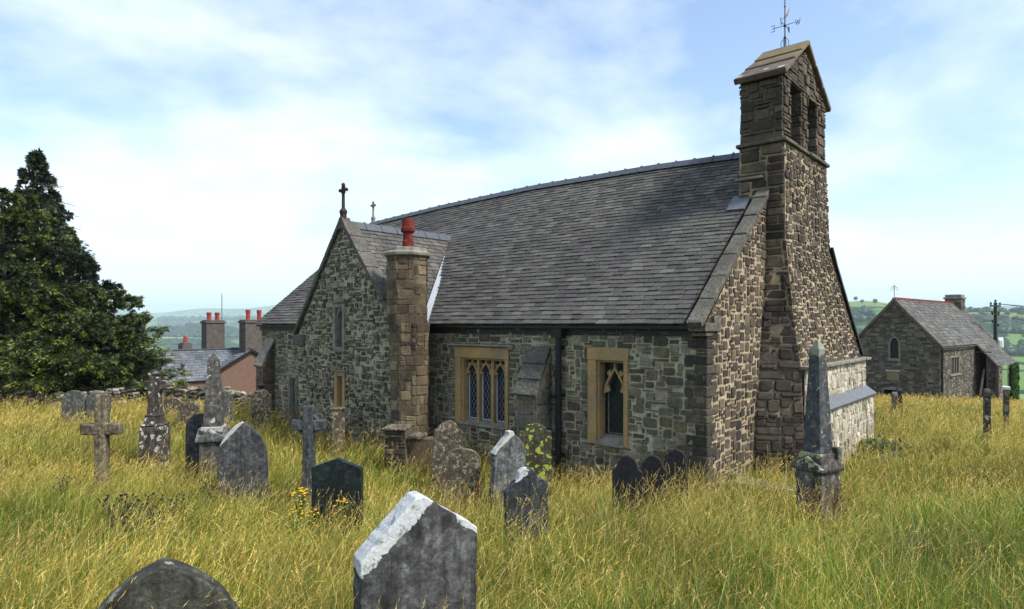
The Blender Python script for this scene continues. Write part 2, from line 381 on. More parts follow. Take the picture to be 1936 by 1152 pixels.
BROWN = [(.105, .082, .064), (.08, .065, .053), (.13, .104, .08), (.058, .049, .043), (.088, .074, .062), (.135, .114, .09), (.048, .042, .039)]
PALE = [(.105, .10, .075), (.14, .13, .10), (.07, .066, .054), (.19, .185, .15), (.12, .11, .085), (.09, .10, .085), (.23, .22, .18)]
WHT = [(.46, .44, .39), (.38, .36, .31), (.54, .52, .46), (.30, .28, .24), (.42, .39, .33)]
SAND = [(.15, .12, .078), (.12, .096, .066), (.18, .145, .10), (.09, .072, .054), (.14, .115, .082), (.2, .165, .115), (.075, .06, .047)]
SCH = [(.10, .095, .085), (.145, .135, .115), (.075, .07, .062), (.19, .178, .15), (.115, .10, .085), (.2, .19, .165)]

# ------------------------------------------------------------------ terrain
CHZ = -1.15                       # ground level of the church
TH = math.atan2(-.6594, .7518)    # church local x axis points west, local y north
AX = (.7518, -.6594); AY = (.6594, .7518); C0 = (2.905, 9.5)
def ch(x, y): return (C0[0]+AX[0]*x+AY[0]*y, C0[1]+AX[1]*x+AY[1]*y)
YT = np.array([-400, -30, 0, 2, 9.5, 14, 25, 42, 60, 90, 200, 420, 700]); ZT = np.array([6, 1.2, .02, -.15, -1.14, -1.22, -1.66, -2.95, -5.0, -9.5, -30, -62, -80])
def smooth(a, b, x): t = np.clip((x-a)/(b-a), 0, 1); return t*t*(3-2*t)
def height(X, Y):
    X = np.asarray(X, float); Y = np.asarray(Y, float); R = np.hypot(X, Y)
    Yr = np.where(Y > 0, np.maximum(Y, R*.9-2), Y)
    z = np.interp(Yr, YT, ZT)
    z = z+.05*np.sin(X*.9+1)*np.cos(Y*.8)+.03*np.sin(X*2.3)*np.sin(Y*1.9+2)
    # left of the wall the land falls away sooner
    z = z-3.4*smooth(27, 33, Y)*smooth(6, -4, X)
    z = z-.75*smooth(17, 38, Y)*smooth(4, 14, X)
    az = np.degrees(np.arctan2(X, np.maximum(Y, 1e-3)))
    z = z+np.interp(az, [-60, -22, 5, 28, 34, 60], [0, 0, 0, 0, -2, -6])*smooth(60, 300, R)*1.0
    nz = (np.sin(az*.23+R*.0011)+.6*np.sin(az*.51+2+R*.0023)+.35*np.sin(az*1.1+R*.004))/2
    right = smooth(5, 22, az)
    ridge1 = np.exp(-((R-1750)/620)**2)*(122+18*nz)*right
    ridge0 = np.exp(-((R-820)/170)**2)*(26+12*nz)*right*smooth(30, 40, az)
    ridge1l = np.exp(-((R-2900)/700)**2)*(66+26*nz)*(1-right)
    ridge2 = np.exp(-((R-5200)/1000)**2)*(150+34*nz)*(.45+.55*right+.38*(1-right))
    ridge3 = np.exp(-((R-8800)/1700)**2)*(275+45*np.sin(az*.3+1)+18*np.sin(az*.9))
    z = z+ridge1+ridge0+ridge1l+ridge2+ridge3
    return z
def hz(x, y): return float(height(x, y))
def field_mat(name, near):
    t = NT(name); pos = t.n('ShaderNodeNewGeometry').outputs['Position']
    q = t.sepx(pos); flat = t.n('ShaderNodeCombineXYZ', {0: q[0], 1: q[1]}).outputs[0]
    warp = t.n('ShaderNodeMixRGB', {0: .06, 1: t.n('ShaderNodeMapping', {'Vector': flat, 'Scale': (.0048, .0033, 1)}).outputs[0], 2: t.n('ShaderNodeTexNoise', {'Vector': flat, 'Scale': .004}).outputs['Color']}).outputs[0]
    cellc = t.sepx(t.n('ShaderNodeTexVoronoi', {'Vector': warp, 'Scale': 1.0}).outputs['Color'])[0]
    edge = t.n('ShaderNodeTexVoronoi', {'Vector': warp, 'Scale': 1.0}, feature='DISTANCE_TO_EDGE').outputs['Distance']
    c = t.ramp(cellc, [(0, (.085, .16, .035)), (.3, (.12, .20, .05)), (.5, (.16, .22, .07)), (.7, (.09, .15, .04)), (.88, (.25, .27, .11)), (1, (.11, .19, .045))])
    h = t.math('LESS_THAN', edge, t.math('MULTIPLY', t.noise(.02, 3, .6, flat), .07))
    c = t.mix(h, c, (.02, .04, .015))
    w = t.ramp(t.noise(.0019, 4, .6, flat, .6), [(.56, 0), (.575, 1)])
    c = t.mix(w, c, t.mix(t.noise(.06, 4, .7, flat), (.012, .03, .01), (.035, .06, .02)))
    loc = t.ramp(t.noise(3, 5, .7, flat), [(.3, (.035, .035, .012)), (.7, (.10, .095, .03))])
    d = t.math('LESS_THAN', t.n('ShaderNodeVectorMath', {0: flat}, operation='LENGTH').outputs['Value'], 75)
    c = t.mix(d, c, loc)
    return t.fin(c, 1, t.noise(6, 4, .7, flat), .5, .05, .05)
M['ground'] = field_mat('meadow_and_fields', True)
def terrain():
    rs = np.concatenate([np.linspace(0, 30, 61), np.linspace(30, 120, 61)[1:], np.geomspace(120, 14000, 220)[1:]])
    az = np.concatenate([np.linspace(-180, -62, 40)[:-1], np.linspace(-62, 62, 420), np.linspace(62, 180, 40)[1:]])
    A, R = np.meshgrid(np.radians(az), rs); X = R*np.sin(A); Y = R*np.cos(A); Z = height(X, Y)
    # the churchyard stays out of the church floor
    n, m = X.shape; V = np.stack([X, Y, Z], -1).reshape(-1, 3)
    i = np.arange(n-1)[:, None]*m+np.arange(m-1)[None, :]; Fs = np.stack([i, i+m, i+m+1, i+1], -1).reshape(-1, 4)
    o = npmesh('ground', V, Fs, np.full((len(V), 3), .1, np.float32), M['ground']); o.data.polygons.foreach_set('use_smooth', [True]*len(Fs))
    tag(o, kind='structure')
terrain()

# ------------------------------------------------------------------ the church
CH = empty('church', (C0[0], C0[1], CHZ), TH, 'old grey rubble church with slate roof and tall western bellcote', 'church')
def cpart(mb, name, mat, parent=None, **k): return mb.build(name, mat, parent or CH, **k)
EZ, WID, LEN, RH = 2.8, 7.75, 13.5, 3.42       # eave height, width, length, ridge rise
FS = lambda y: (lambda p, q, n: (p, y-n, q))    # south-facing plane
FW = lambda x: (lambda p, q, n: (x+n, p, q))    # west-facing plane (p = y)
ARCHB = -.45
W3 = (-5.40, -3.94, .77, 2.33); W1 = (-2.12, -1.33, .76, 2.39); WL = (-11.98, -11.56, .1, 1.42)
mb = MB()
rubble(mb, [(-LEN, ARCHB), (0, ARCHB), (0, EZ), (-LEN, EZ)], FS(0), holes=[W3, W1, WL], pal=GREY, mort=(.38, .365, .29), cell=(.06, .045), ws=(1, 2, 3, 4, 5, 5), hs=(1, 1, 2, 2, 3, 4), proud=.015, gap=.012, jit=.014)
cpart(mb, 'wall', 'south')
mb = MB()
gz = lambda y: EZ+.05+RH*min(y, WID-y)/(WID/2)
rubble(mb, [(0, ARCHB), (WID, ARCHB), (WID, EZ), (WID/2, EZ+RH), (0, EZ)], FW(0), pal=BROWN, mort=(.38, .325, .24), cell=(.075, .06), ws=(1, 2, 2, 2, 3), hs=(1, 2, 2, 3), proud=.015, gap=.017, jit=.018)
rubble(mb, [(-WID, ARCHB), (0, ARCHB), (0, EZ), (-WID/2, EZ+RH), (-WID, EZ)], lambda p, q, n: (-LEN-n, -p, q), pal=GREY, mort=(.27, .26, .22), cell=(.14, .1))
mb.add([(0, WID, ARCHB), (-LEN, WID, ARCHB), (-LEN, WID, EZ), (0, WID, EZ)], [(0, 1, 2, 3)], (.2, .2, .17))
cpart(mb, 'wall', 'west')
# quoins at the south-west corner
mb = MB(); z = ARCHB; k = 0
while z < EZ-.12:
    h = random.uniform(.1, .2); a, b = (random.uniform(.26, .46), random.uniform(.14, .22)) if k % 2 else (random.uniform(.14, .22), random.uniform(.26, .42))
    e = random.uniform(.012, .04); mb.box(-a, e, -e*.9, b, z+.008, min(z+h, EZ-.03)-.006, pcol([(.07, .066, .058), (.09, .08, .068), (.05, .048, .044)])); z += h; k += 1
cpart(mb, 'quoins', 'south', bevel=.014)
# roof: south and north slopes, slightly uneven
xs_ = [-13.7, -6.5, 0.05]
def humpf(x): return float(np.interp(x, [-13.7, -10, -6.5, -3, 0], [-.13, .04, .12, .08, -.04]))
SLN = math.hypot(WID/2+.16, RH); EV = .16
def FR(p, q, n):
    t = q/SLN; return (p, -EV+t*(WID/2+EV)-n*RH/SLN, EZ-.03+t*(RH+.03)+humpf(p)*t+n*(WID/2)/SLN+.02)
def FRN(p, q, n): x, y, z = FR(p, q, n); return (x, WID-y, z)
RF = cpart(slates(MB(), [(-LEN-.12, 0), (-.28, 0), (-.28, SLN), (-LEN-.12, SLN)], FR, .235, .12, SL, lift=.018), 'roof', 'slate')
mb = slates(MB(), [(-LEN-.12, 0), (-.28, 0), (-.28, SLN), (-LEN-.12, SLN)], FRN, .5, .34, SL)
cpart(mb, 'roof', 'slate')
# undersides and eave boards
mb = MB(); mb.box(-LEN-.1, -.05, -.13, .05, EZ-.085, EZ-.035); mb.box(-LEN-.1, -.05, -.02, 0.06, EZ-.2, EZ-.086); cpart(mb, 'eave_board', 'black')
mb = MB(); x = -LEN-.1
while x < -.75:
    w = .43; z0 = EZ+RH+humpf(x)+.02; z1 = EZ+RH+humpf(x+w)+.02; cy = WID/2
    for a, b, zz0, zz1, gr in ((x, x+w-.035, z0, z1, 0), (x+w-.035, x+w, z1, z1, .022)):
        pr = [(-.15-gr, -.10), (-.02, .045+gr), (.02, .045+gr), (.15+gr, -.10), (0, -.02)]
        vs = [(a, cy+p, zz0+q+.035) for p, q in pr]+[(b, cy+p, zz1+q+.035) for p, q in pr]
        mb.add(vs, [(0, 1, 2, 3, 4), (9, 8, 7, 6, 5)]+[(i, (i+1) % 5, 5+(i+1) % 5, 5+i) for i in range(5)])
    x += w
cpart(mb, 'ridge_tile', 'tile', RF)
# west coping, south side and north side
def coping(name, side):
    mb = MB(); n = 9; L = SLN
    q = -.1
    for i in range(n):
        l = L*.985/n; a = q; b = q+l-.002; q += l; e = random.uniform(.0, .025)
        F = FR if side > 0 else FRN
        mb.add([F(-.19+e, a, .02), (F(.06, a, .02)), F(.06, b, .02), F(-.19+e, b, .02), F(-.19+e, a, .115+e), F(.06, a, .115+e), F(.06, b, .115-e*.5), F(-.19+e, b, .115-e*.5)],
               [(0, 3, 2, 1), (4, 5, 6, 7), (0, 1, 5, 4), (1, 2, 6, 5), (2, 3, 7, 6), (3, 0, 4, 7)])
    return cpart(mb, name, 'coping', bevel=.015)
coping('coping', 1); coping('coping', -1)
mb = MB(); mb.box(-.21, .07, -.17, .16, EZ-.12, EZ+.01); mb.box(-.19, .045, -.09, .14, EZ-.19, EZ-.135); mb.box(-.10, .06, .165, .42, EZ-.12, EZ+.12); cpart(mb, 'kneeler', 'coping', bevel=.012)
mb = MB(); mb.prism([(-.62, 3.15), (-.28, 3.15), (-.28, 3.62), (-.62, 3.62)], FR, .03, .045); cpart(mb, 'flashing', 'leaddk')
# ---- west bell tower mass: loft of battered outlines
LV = [(ARCHB, .80, 1.80, 2.15, 6.9), (.02, .78, 1.82, 2.2, 6.85), (1.2, .68, 1.95, 2.35, 6.75), (2.02, .60, 2.15, 2.50, 6.7), (3.1, .45, 2.35, 2.52, 6.1), (4.3, .33, 2.50, 2.53, 5.25), (5.2, .31, 2.53, 2.55, 5.18), (6.02, .30, 2.55, 2.56, 5.13)]
def lv(z): return [float(np.interp(z, [l[0] for l in LV], [l[i] for l in LV])) for i in range(1, 5)]   # a, v inner south, v outer south, v north
BX = -.50
def face(mb, z0, z1, kind, pal, mort, dz=.30, **k):
    # one course band at a time, so stones follow the batter; kinds: west, south, north
    a0, i0, s0, n0 = lv(z0); a1, i1, s1, n1 = lv(z1)
    if kind == 'west': A, B, D, E_ = (a0, s0), (a0, n0), (a1, s1), (a1, n1)
    elif kind == 'south':
        xb = 0 if z0 < 4.8 else BX
        A, B, D, E_ = (xb, i0), (a0, s0), (xb, i1), (a1, s1)
    else:
        xb = 0 if z0 < 4.8 else BX
        A, B, D, E_ = (a0, n0), (xb, n0), (a1, n1), (xb, n1)
    wd = max(math.dist(A, B), math.dist(D, E_)); hgt = z1-z0
    tx, ty = B[0]-A[0], B[1]-A[1]; L = math.hypot(tx, ty); nx, ny = ty/L, -tx/L
    def F(p, q, n):
        u = p/wd; w = q/hgt
        x = (A[0]+(B[0]-A[0])*u)*(1-w)+(D[0]+(E_[0]-D[0])*u)*w; y = (A[1]+(B[1]-A[1])*u)*(1-w)+(D[1]+(E_[1]-D[1])*u)*w
        return (x+nx*n, y+ny*n, z0+q)
    rubble(mb, [(0, 0), (wd, 0), (wd, hgt), (0, hgt)], F, pal=pal, mort=mort, **k)
mb = MB()
zc = [2.02, 3.1, 4.3, 6.02]
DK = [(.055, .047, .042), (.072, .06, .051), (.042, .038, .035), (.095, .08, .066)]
for a, b in zip(zc[:-1], zc[1:]):
    face(mb, a, b, 'west', BROWN, (.38, .325, .24), cell=(.072, .056), ws=(1, 2, 2, 3, 3), hs=(1, 2, 2, 3), proud=.016, gap=.016, jit=.018)
    face(mb, a, b, 'north', BROWN, (.3, .25, .19), cell=(.1, .07))
for a, b in zip([ARCHB, 1.2, 2.02, 3.1, 4.3, 4.9], [1.2, 2.02, 3.1, 4.3, 4.9, 6.02]):
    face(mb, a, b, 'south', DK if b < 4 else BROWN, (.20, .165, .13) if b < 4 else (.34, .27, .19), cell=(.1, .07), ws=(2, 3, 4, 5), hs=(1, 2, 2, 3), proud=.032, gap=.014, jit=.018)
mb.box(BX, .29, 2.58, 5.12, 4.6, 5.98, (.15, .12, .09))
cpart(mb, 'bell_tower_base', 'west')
mb = MB()
for z0, z1, am in ((ARCHB, 1.22, .80), (1.22, 2.02, .66)):
    vn = 6.95 if z0 < 0 else 6.8; A = am
    F = lambda p, q, n, A=A: (A+n, p, q)
    rubble(mb, [(2.5, z0), (vn, z0), (vn, z1), (2.5, z1)], F, pal=WHT if z0 > 0 else WHT, mort=(.50, .47, .40), cell=(.085, .10), ws=(1, 2, 2, 3), hs=(1, 2, 2, 3), proud=.02, gap=.012)
    rubble(mb, [(0, z0), (A, z0), (A, z1), (0, z1)], lambda p, q, n, A=A, vn=vn: (A-p, vn+n, q), pal=WHT, mort=(.4, .37, .3))
    mb.add([(0, 2.5, z1), (A, 2.5, z1), (A, vn, z1), (0, vn, z1)], [(0, 1, 2, 3)], (.3, .28, .24))
rubble(mb, [(2.5, ARCHB), (6.96, ARCHB), (6.96, .12), (2.5, .12)], lambda p, q, n: (.82+n, p, q), pal=BROWN, mort=(.3, .27, .22), cell=(.1, .08), hs=(2, 3), ws=(2, 3))
for z0, z1, am in ((ARCHB, 1.22, .80), (1.22, 2.02, .66)): rubble(mb, [(.2, z0), (am, z0), (am, z1), (.2, z1)], FS(-0+2.5), pal=DK, mort=(.2, .17, .13), cell=(.1, .08))
cpart(mb, 'plinth', 'lime')
mb = MB()
y = 2.55
while y < 6.78:
    w = min(random.uniform(.38, .6), 6.9-y)
    mb.add([(.60, y, 1.42), (.60, y+w-.01, 1.42), (.86, y+w-.01, 1.22), (.86, y, 1.22), (.60, y, 1.47), (.60, y+w-.01, 1.47), (.875, y+w-.01, 1.265), (.875, y, 1.265)],
           [(0, 3, 2, 1), (4, 5, 6, 7), (0, 1, 5, 4), (1, 2, 6, 5), (2, 3, 7, 6), (3, 0, 4, 7)]); y += w
cpart(mb, 'weathering_slab', 'leaddk', bevel=.006)
mb = MB(); y = 2.45
while y < 6.8:
    w = min(random.uniform(.5, .8), 6.9-y); mb.box(.2, .76+random.uniform(-.02, .02), y, y+w-.01, 2.0, 2.05+random.uniform(0, .012)); y += w
cpart(mb, 'ledge_stone', 'sandgrey', bevel=.008)
mb = MB()   # dark slates laid on the north flank of the mass
for i in range(7):
    z0 = 2.1+i*.32; z1 = z0+.35; a0 = lv(z0); a1 = lv(z1)
    if z0 > 4.3: break
    mb.add([(-.1, a0[3], z0), (a0[0]+.07, a0[3], z0), (a1[0]+.07, a1[3], z1), (-.1, a1[3], z1), (-.1, a0[3]+.07, z0+.02), (a0[0]+.07, a0[3]+.07, z0+.02), (a1[0]+.07, a1[3]+.05, z1+.02), (-.1, a1[3]+.05, z1+.02)],
           [(0, 3, 2, 1), (4, 5, 6, 7), (0, 1, 5, 4), (1, 2, 6, 5), (2, 3, 7, 6), (3, 0, 4, 7)])
cpart(mb, 'weathering_slab', 'black')
# ---- bellcote
BC = MB(); S0, S1, XW, XE = 2.57, 5.10, .27, -.48
OP = [(2.93, 3.64), (3.93, 4.64)]; ZB, ZT_, ZO = 6.10, 7.22, 7.2
def shaft(mb, y0, y1, z0, z1, **k):
    rubble(mb, [(XE, z0), (XW, z0), (XW, z1), (XE, z1)], lambda p, q, n: (p, y0-n, q), **k)
    rubble(mb, [(0, z0), (XW-XE, z0), (XW-XE, z1), (0, z1)], lambda p, q, n: (XW-p, y1+n, q), **k)
    rubble(mb, [(y0, z0), (y1, z0), (y1, z1), (y0, z1)], lambda p, q, n: (XW+n, p, q), **k)
    rubble(mb, [(-y1, z0), (-y0, z0), (-y0, z1), (-y1, z1)], lambda p, q, n: (XE-n, -p, q), **k)
kw = dict(pal=[(.085, .07, .06), (.11, .09, .075), (.065, .056, .05), (.13, .108, .085)], mort=(.15, .125, .10), cell=(.085, .065), ws=(2, 3, 4, 5), hs=(1, 1, 2, 3), proud=.028, gap=.01)
for a, b in ((S0, OP[0][0]), (OP[0][1], OP[1][0]), (OP[1][1], S1)): shaft(BC, a, b, ZB, ZO, **kw)
BC.box(XE+.01, XW-.01, OP[0][0]-.05, OP[1][1]+.05, ZB-.02, ZB+.012, (.12, .1, .08))
gp = [(S0, ZO), (S1, ZO), (S1, 7.24), ((S0+S1)/2, 8.02), (S0, 7.24)]
rubble(BC, gp, lambda p, q, n: (XW+n, p, q), **kw)
rubble(BC, [(-p, q) for p, q in gp], lambda p, q, n: (XE-n, -p, q), **kw)
BC.box(XE, XW, S0, S1, ZO-.01, ZO+.0, (.06, .05, .045)); 
for yy, d in ((S0, -1), (S1, 1)): rubble(BC, [(XE, ZO), (XW, ZO), (XW, 7.24), (XE, 7.24)], lambda p, q, n, yy=yy, d=d: (p, yy+d*n, q), **kw)
BO = cpart(BC, 'bellcote', 'west')
mb = MB()
for y0, y1 in ((2.48, 3.15), (3.16, 3.9), (3.91, 4.55), (4.56, 5.20)): mb.box(XE-.07, XW+.09+random.uniform(-.02, .02), y0, y1-.01, 6.03, 6.095+random.uniform(0, .012))
cpart(mb, 'string_course', 'coping', BO, bevel=.02)
mb = MB(); mb.box(-.55, -.05, 2.46, 2.62, 5.42, 5.47); cpart(mb, 'ledge_stone', 'sandgrey', bevel=.015)
mb = MB()
cy = (S0+S1)/2; hw = (S1-S0)/2+.11; ez, az = 7.19, 8.14
for sgn in (-1, 1):
    for k, (t0, t1) in enumerate(((0, .37), (.37, .69), (.69, 1))):
        pts = lambda t, n: (cy+sgn*(hw*(1-t)+n*.62), ez+(az-ez)*t+n*.79)
        th = .085-.012*k; y0a, z0a = pts(t0, 0); y1a, z1a = pts(t1, 0); y0b, z0b = pts(t0, th+.03); y1b, z1b = pts(t1, th-.01)
        if k == 2: y1b = cy; z1b = az+.1; y1a = cy
        w0, w1 = XE-.08+.012*k, XW+.10-.01*k
        mb.add([(w0, y0a, z0a), (w1, y0a, z0a), (w1, y1a, z1a), (w0, y1a, z1a), (w0, y0b, z0b), (w1, y0b, z0b), (w1, y1b, z1b), (w0, y1b, z1b)],
               [(0, 3, 2, 1), (4, 5, 6, 7), (0, 1, 5, 4), (1, 2, 6, 5), (2, 3, 7, 6), (3, 0, 4, 7)])
cpart(mb, 'cap_slab', 'cap', BO, bevel=.02)
# bell frame timber seen in the openings
mb = MB(); mb.box(-.16, -.06, OP[0][0], OP[0][1], 6.95, 7.03); cpart(mb, 'beam', 'wood', BO); mb = MB(); mb.box(-.16, -.06, OP[1][0], OP[1][1], 6.95, 7.03); cpart(mb, 'beam', 'wood', BO)
# ---- weathervane
wv = MB(); wx, wy, wz = -.106, cy, 8.24
wv.tube([(wx, wy, wz-.1), (wx, wy, 9.35)], [.013, .008], 6); wv.lathe([(.005, -.03), (.028, -.01), (.03, .01), (.005, .03)], (wx, wy, 8.64), 8)
wv.lathe([(.005, -.02), (.022, 0), (.005, .02)], (wx, wy, 9.02), 8); wv.lathe([(.01, 0), (.03, .03), (.01, .06)], (wx, wy, 8.38), 8)
for d in ((1, 0), (-1, 0), (0, 1), (0, -1)):
    wv.tube([(wx, wy, 8.65), (wx+d[0]*.2, wy+d[1]*.2, 8.65)], .006, 5)
    wv.tube([(wx+d[0]*.07, wy+d[1]*.07, 8.2), (wx+d[0]*.075, wy+d[1]*.075, 8.32), (wx+d[0]*.05, wy+d[1]*.05, 8.37), (wx, wy, 8.385)], .006, 5)
VN = cpart(wv, 'weathervane', 'iron')
def letter(strokes, ox, oy, ux, uy, s=.085):
    m = MB()
    for a, b in strokes: m.tube([(ox+ux*a[0]*s, oy+uy*a[0]*s, 8.65+(a[1]-.5)*s*1.35), (ox+ux*b[0]*s, oy+uy*b[0]*s, 8.65+(b[1]-.5)*s*1.35)], .0055, 5)
    cpart(m, 'letter', 'iron', VN)
letter([((0, 0), (0, 1)), ((0, 0), (-.8, 0)), ((0, .5), (-.6, .5)), ((0, 1), (-.8, 1))], wx-.2, wy, 1, 0)
letter([((0, 1), (.25, 0)), ((.25, 0), (.5, .8)), ((.5, .8), (.75, 0)), ((.75, 0), (1, 1))], wx+.2, wy, 1, 0)
letter([((0, 0), (0, 1)), ((0, 1), (.7, 0)), ((.7, 0), (.7, 1))], wx, wy+.2, 0, 1)
letter([((0, .1), (.6, 0)), ((.6, 0), (.6, .5)), ((.6, .5), (0, .5)), ((0, .5), (0, 1)), ((0, 1), (.6, .9))], wx, wy-.25, 0, 1)
mb = MB(); mb.prism([(-.05, 8.78), (.0, 8.84), (.03, 8.86), (.10, 9.0), (.075, 8.9), (.06, 8.83), (.02, 8.80)], lambda p, q, n: (wx+p, wy+n, q), -.004, .004); cpart(mb, 'vane', 'gold', VN)
# ---- three-light window, single light window
def ogee(x0, x1, zs, zt):      # ogee arch outline, springing zs, apex zt
    xm = (x0+x1)/2; h = (x1-x0)/2; r = []
    for i in range(13):
        t = i/12; a = 1-t
        xx = h*(1-t*t*(1.55-.55*t)); zz = zs+(zt-zs)*(.62*math.sin(t*PI/2)+.38*t**3)
        r.append((xm-xx, zz))
    return r+[(2*xm-x, z) for x, z in r[-2::-1]]
def window(y, rect, lights, zs, zt, sill, jl, jr, lint, glass, hood=None, depth=.2):
    x0, x1, z0, z1 = rect; F = FS(y)
    m = MB(); m.box(x0, x0+jl, y-.03, y+depth, z0, z1-lint); m.box(x1-jr, x1, y-.03, y+depth, z0, z1-lint); m.box(x0-.01, x1+.01, y-.033, y+depth, z1-lint+.002, z1)
    wi0, wi1 = x0+jl, x1-jr
    st = .035
    m.box(wi0, wi0+st, y+.02, y+depth-.01, z0, z1-lint-.001); m.box(wi1-st, wi1, y+.02, y+depth-.01, z0, z1-lint-.001); m.box(wi0, wi1, y+.022, y+depth-.01, z1-lint-st, z1-lint-.002)
    fr = cpart(m, 'window', 'sand' if rect is not WL else 'sandgrey', bevel=.008)
    m = MB(); m.add([(wi0-.02, y-.06, z0-.01), (wi1+.02, y-.06, z0-.01), (wi1+.02, y+depth, z0-.01), (wi0-.02, y+depth, z0-.01), (wi0-.02, y-.06, z0+.02), (wi1+.02, y-.06, z0+.02), (wi1, y+depth, sill), (wi0, y+depth, sill)],
          [(0, 3, 2, 1), (4, 5, 6, 7), (0, 1, 5, 4), (1, 2, 6, 5), (2, 3, 7, 6), (3, 0, 4, 7)])
    cpart(m, 'sill', 'sandgrey', fr, bevel=.008)
    n = len(lights); m = MB(); gy = depth-.03
    for i, (a, b) in enumerate(lights):
        if i: pa = lights[i-1][1]; m.box(pa, a, y+.06, y+gy, sill-.05, z1-lint-st)
        o = ogee(a, b, zs, zt)
        m.bar(o, .034, (-.14, -.075), F)
        m.bar([((a+b)/2, zt), ((a+b)/2, z1-lint-st)], .03, (-.14, -.078), F)
        for sg, e in ((1, a), (-1, b)):
            # cusps and a little leaf in the spandrel
            hm = (zt-zs)
            m.prism([(e+sg*.01, zs+hm*.30), (e+sg*.012, zs-.0), (e+sg*.25*(b-a), zs+hm*.07), (e+sg*.16*(b-a), zs+hm*.3)][::sg], F, -.135, -.088)
            m.prism([(e+sg*.22*(b-a), zs+hm*.62), (e+sg*.08*(b-a), zs+hm*.8), (e+sg*.24*(b-a), zs+hm*.95), (e+sg*.34*(b-a), zs+hm*.74)][::sg], F, -.135, -.088)
    cpart(m, 'tracery', 'sand', fr, bevel=.004)
    m = MB(); m.add([F(wi0, sill-.05, -gy), F(wi1, sill-.05, -gy), F(wi1, z1-lint, -gy), F(wi0, z1-lint, -gy)], [(0, 1, 2, 3)]); cpart(m, 'glass', glass, fr)
    m = MB()
    for a, b in lights: m.bar([(a+.008, zs), (a+.008, sill+.01), (b-.008, sill+.01), (b-.008, zs)], .012, (-gy+.002, -gy+.02), F)
    cpart(m, 'lead_frame', 'white' if n > 1 else 'sandgrey', fr)
    if hood:
        m = MB(); m.box(hood[0], hood[1], y-.09, y, z1+.02, z1+.06); m.box(hood[1]-.12, hood[1], y-.085, y, z1-.02, z1+.019); m.box(hood[0], hood[0]+.06, y-.085, y, z1-.02, z1+.019); cpart(m, 'hood_mould', 'sandgrey', fr, bevel=.01)
window(0, W3, [(-5.17, -4.86), (-4.79, -4.47), (-4.40, -4.08)], 1.78, 2.02, .87, .16, .09, .22, 'glass', (-5.6, -3.8))
window(0, W1, [(-1.84, -1.45)], 1.63, 2.05, .93, .17, .08, .21, 'glassdk', None, .24)
window(0, WL, [(-11.9, -11.64)], 1.0, 1.25, .2, .06, .06, .1, 'glassdk')
# ---- small buttress with stepped slabs
mb = MB(); bx0, bx1 = -3.40, -2.93
kk = dict(pal=[(.22, .19, .13), (.17, .16, .13), (.25, .2, .12), (.14, .135, .12)], mort=(.25, .23, .18), cell=(.1, .09), ws=(2, 3, 4), hs=(1, 2, 3))
rubble(mb, [(bx0, ARCHB), (bx1, ARCHB), (bx1, 1.56), (bx0, 1.56)], FS(-.40), **kk)
rubble(mb, [(0, ARCHB), (.40, ARCHB), (.40, 1.56), (0, 2.3)], lambda p, q, n: (bx1+n, -.4*0-p, q), **kk)
rubble(mb, [(0, ARCHB), (.4, ARCHB), (.4, 1.56), (0, 1.56)], lambda p, q, n: (bx0-n, -.4+p, q), **kk)
BT = cpart(mb, 'buttress', 'south')
mb = MB()
for k, (t0, t1, z0, z1) in enumerate(((.47, .30, 1.52, 1.80), (.33, .16, 1.79, 2.07), (.18, .02, 2.06, 2.36))):
    w = .035-.01*k
    mb.add([(bx0-w, -t0, z0), (bx1+w, -t0, z0), (bx1+w, -t1, z1), (bx0-w, -t1, z1), (bx0-w, -t0-.035, z0+.03), (bx1+w, -t0-.035, z0+.03), (bx1+w, -t1-.02, z1+.03), (bx0-w, -t1-.02, z1+.03)],
           [(0, 3, 2, 1), (4, 5, 6, 7), (0, 1, 5, 4), (1, 2, 6, 5), (2, 3, 7, 6), (3, 0, 4, 7)])
cpart(mb, 'weathering_slab', 'coping', BT, bevel=.006)
# downpipe
mb = MB(); mb.tube([(-2.69, -.10, EZ-.07), (-2.69, -.10, -.4)], .055, 10)
for z in (EZ-.45, 1.5, .45): mb.lathe([(.07, 0), (.07, .07)], (-2.69, -.10, z), 10); mb.box(-2.78, -2.6, -.05, .0, z+.01, z+.06)
mb.box(-2.80, -2.58, -.17, -.02, EZ-.25, EZ-.1)
cpart(mb, 'downpipe', 'black')
# footing slabs at the corner
mb = MB(); mb.prism([(-.3, 0), (1.15, .05), (1.1, .22), (-.25, .2)], lambda p, q, n: (p, .9+q*2.5, n), -.2, .26); cpart(mb, 'footing', 'sandgrey', bevel=.02)
# ---- transept
TX0, TX1, TQ, TEZ, TAP, TAX = -10.0, -6.2, .87, 2.56, 5.02, -8.15
mb = MB()
tw1 = (-8.52, -8.05, 2.18, 3.26); tw2 = (-8.45, -8.04, .45, 1.72)
rubble(mb, [(TX0, ARCHB), (TX1, ARCHB), (TX1, TEZ), (TAX, TAP), (TX0, TEZ)], FS(-TQ), holes=[tw1, tw2], pal=PALE, mort=(.38, .365, .285), cell=(.075, .062), ws=(1, 1, 2, 2, 3), hs=(1, 1, 2, 2), proud=.028, gap=.019, jit=.024)
for xx, s in ((TX1, 1), (TX0, -1)):
    rubble(mb, [(0, ARCHB), (TQ, ARCHB), (TQ, TEZ), (0, TEZ)], (lambda p, q, n: (TX1+n, -TQ+p, q)) if s > 0 else (lambda p, q, n: (TX0-n, -p, q)), pal=PALE, mort=(.3, .29, .24), cell=(.09, .07))
TR = cpart(mb, 'transept', 'gable')
mb = MB(); tv = 2.6
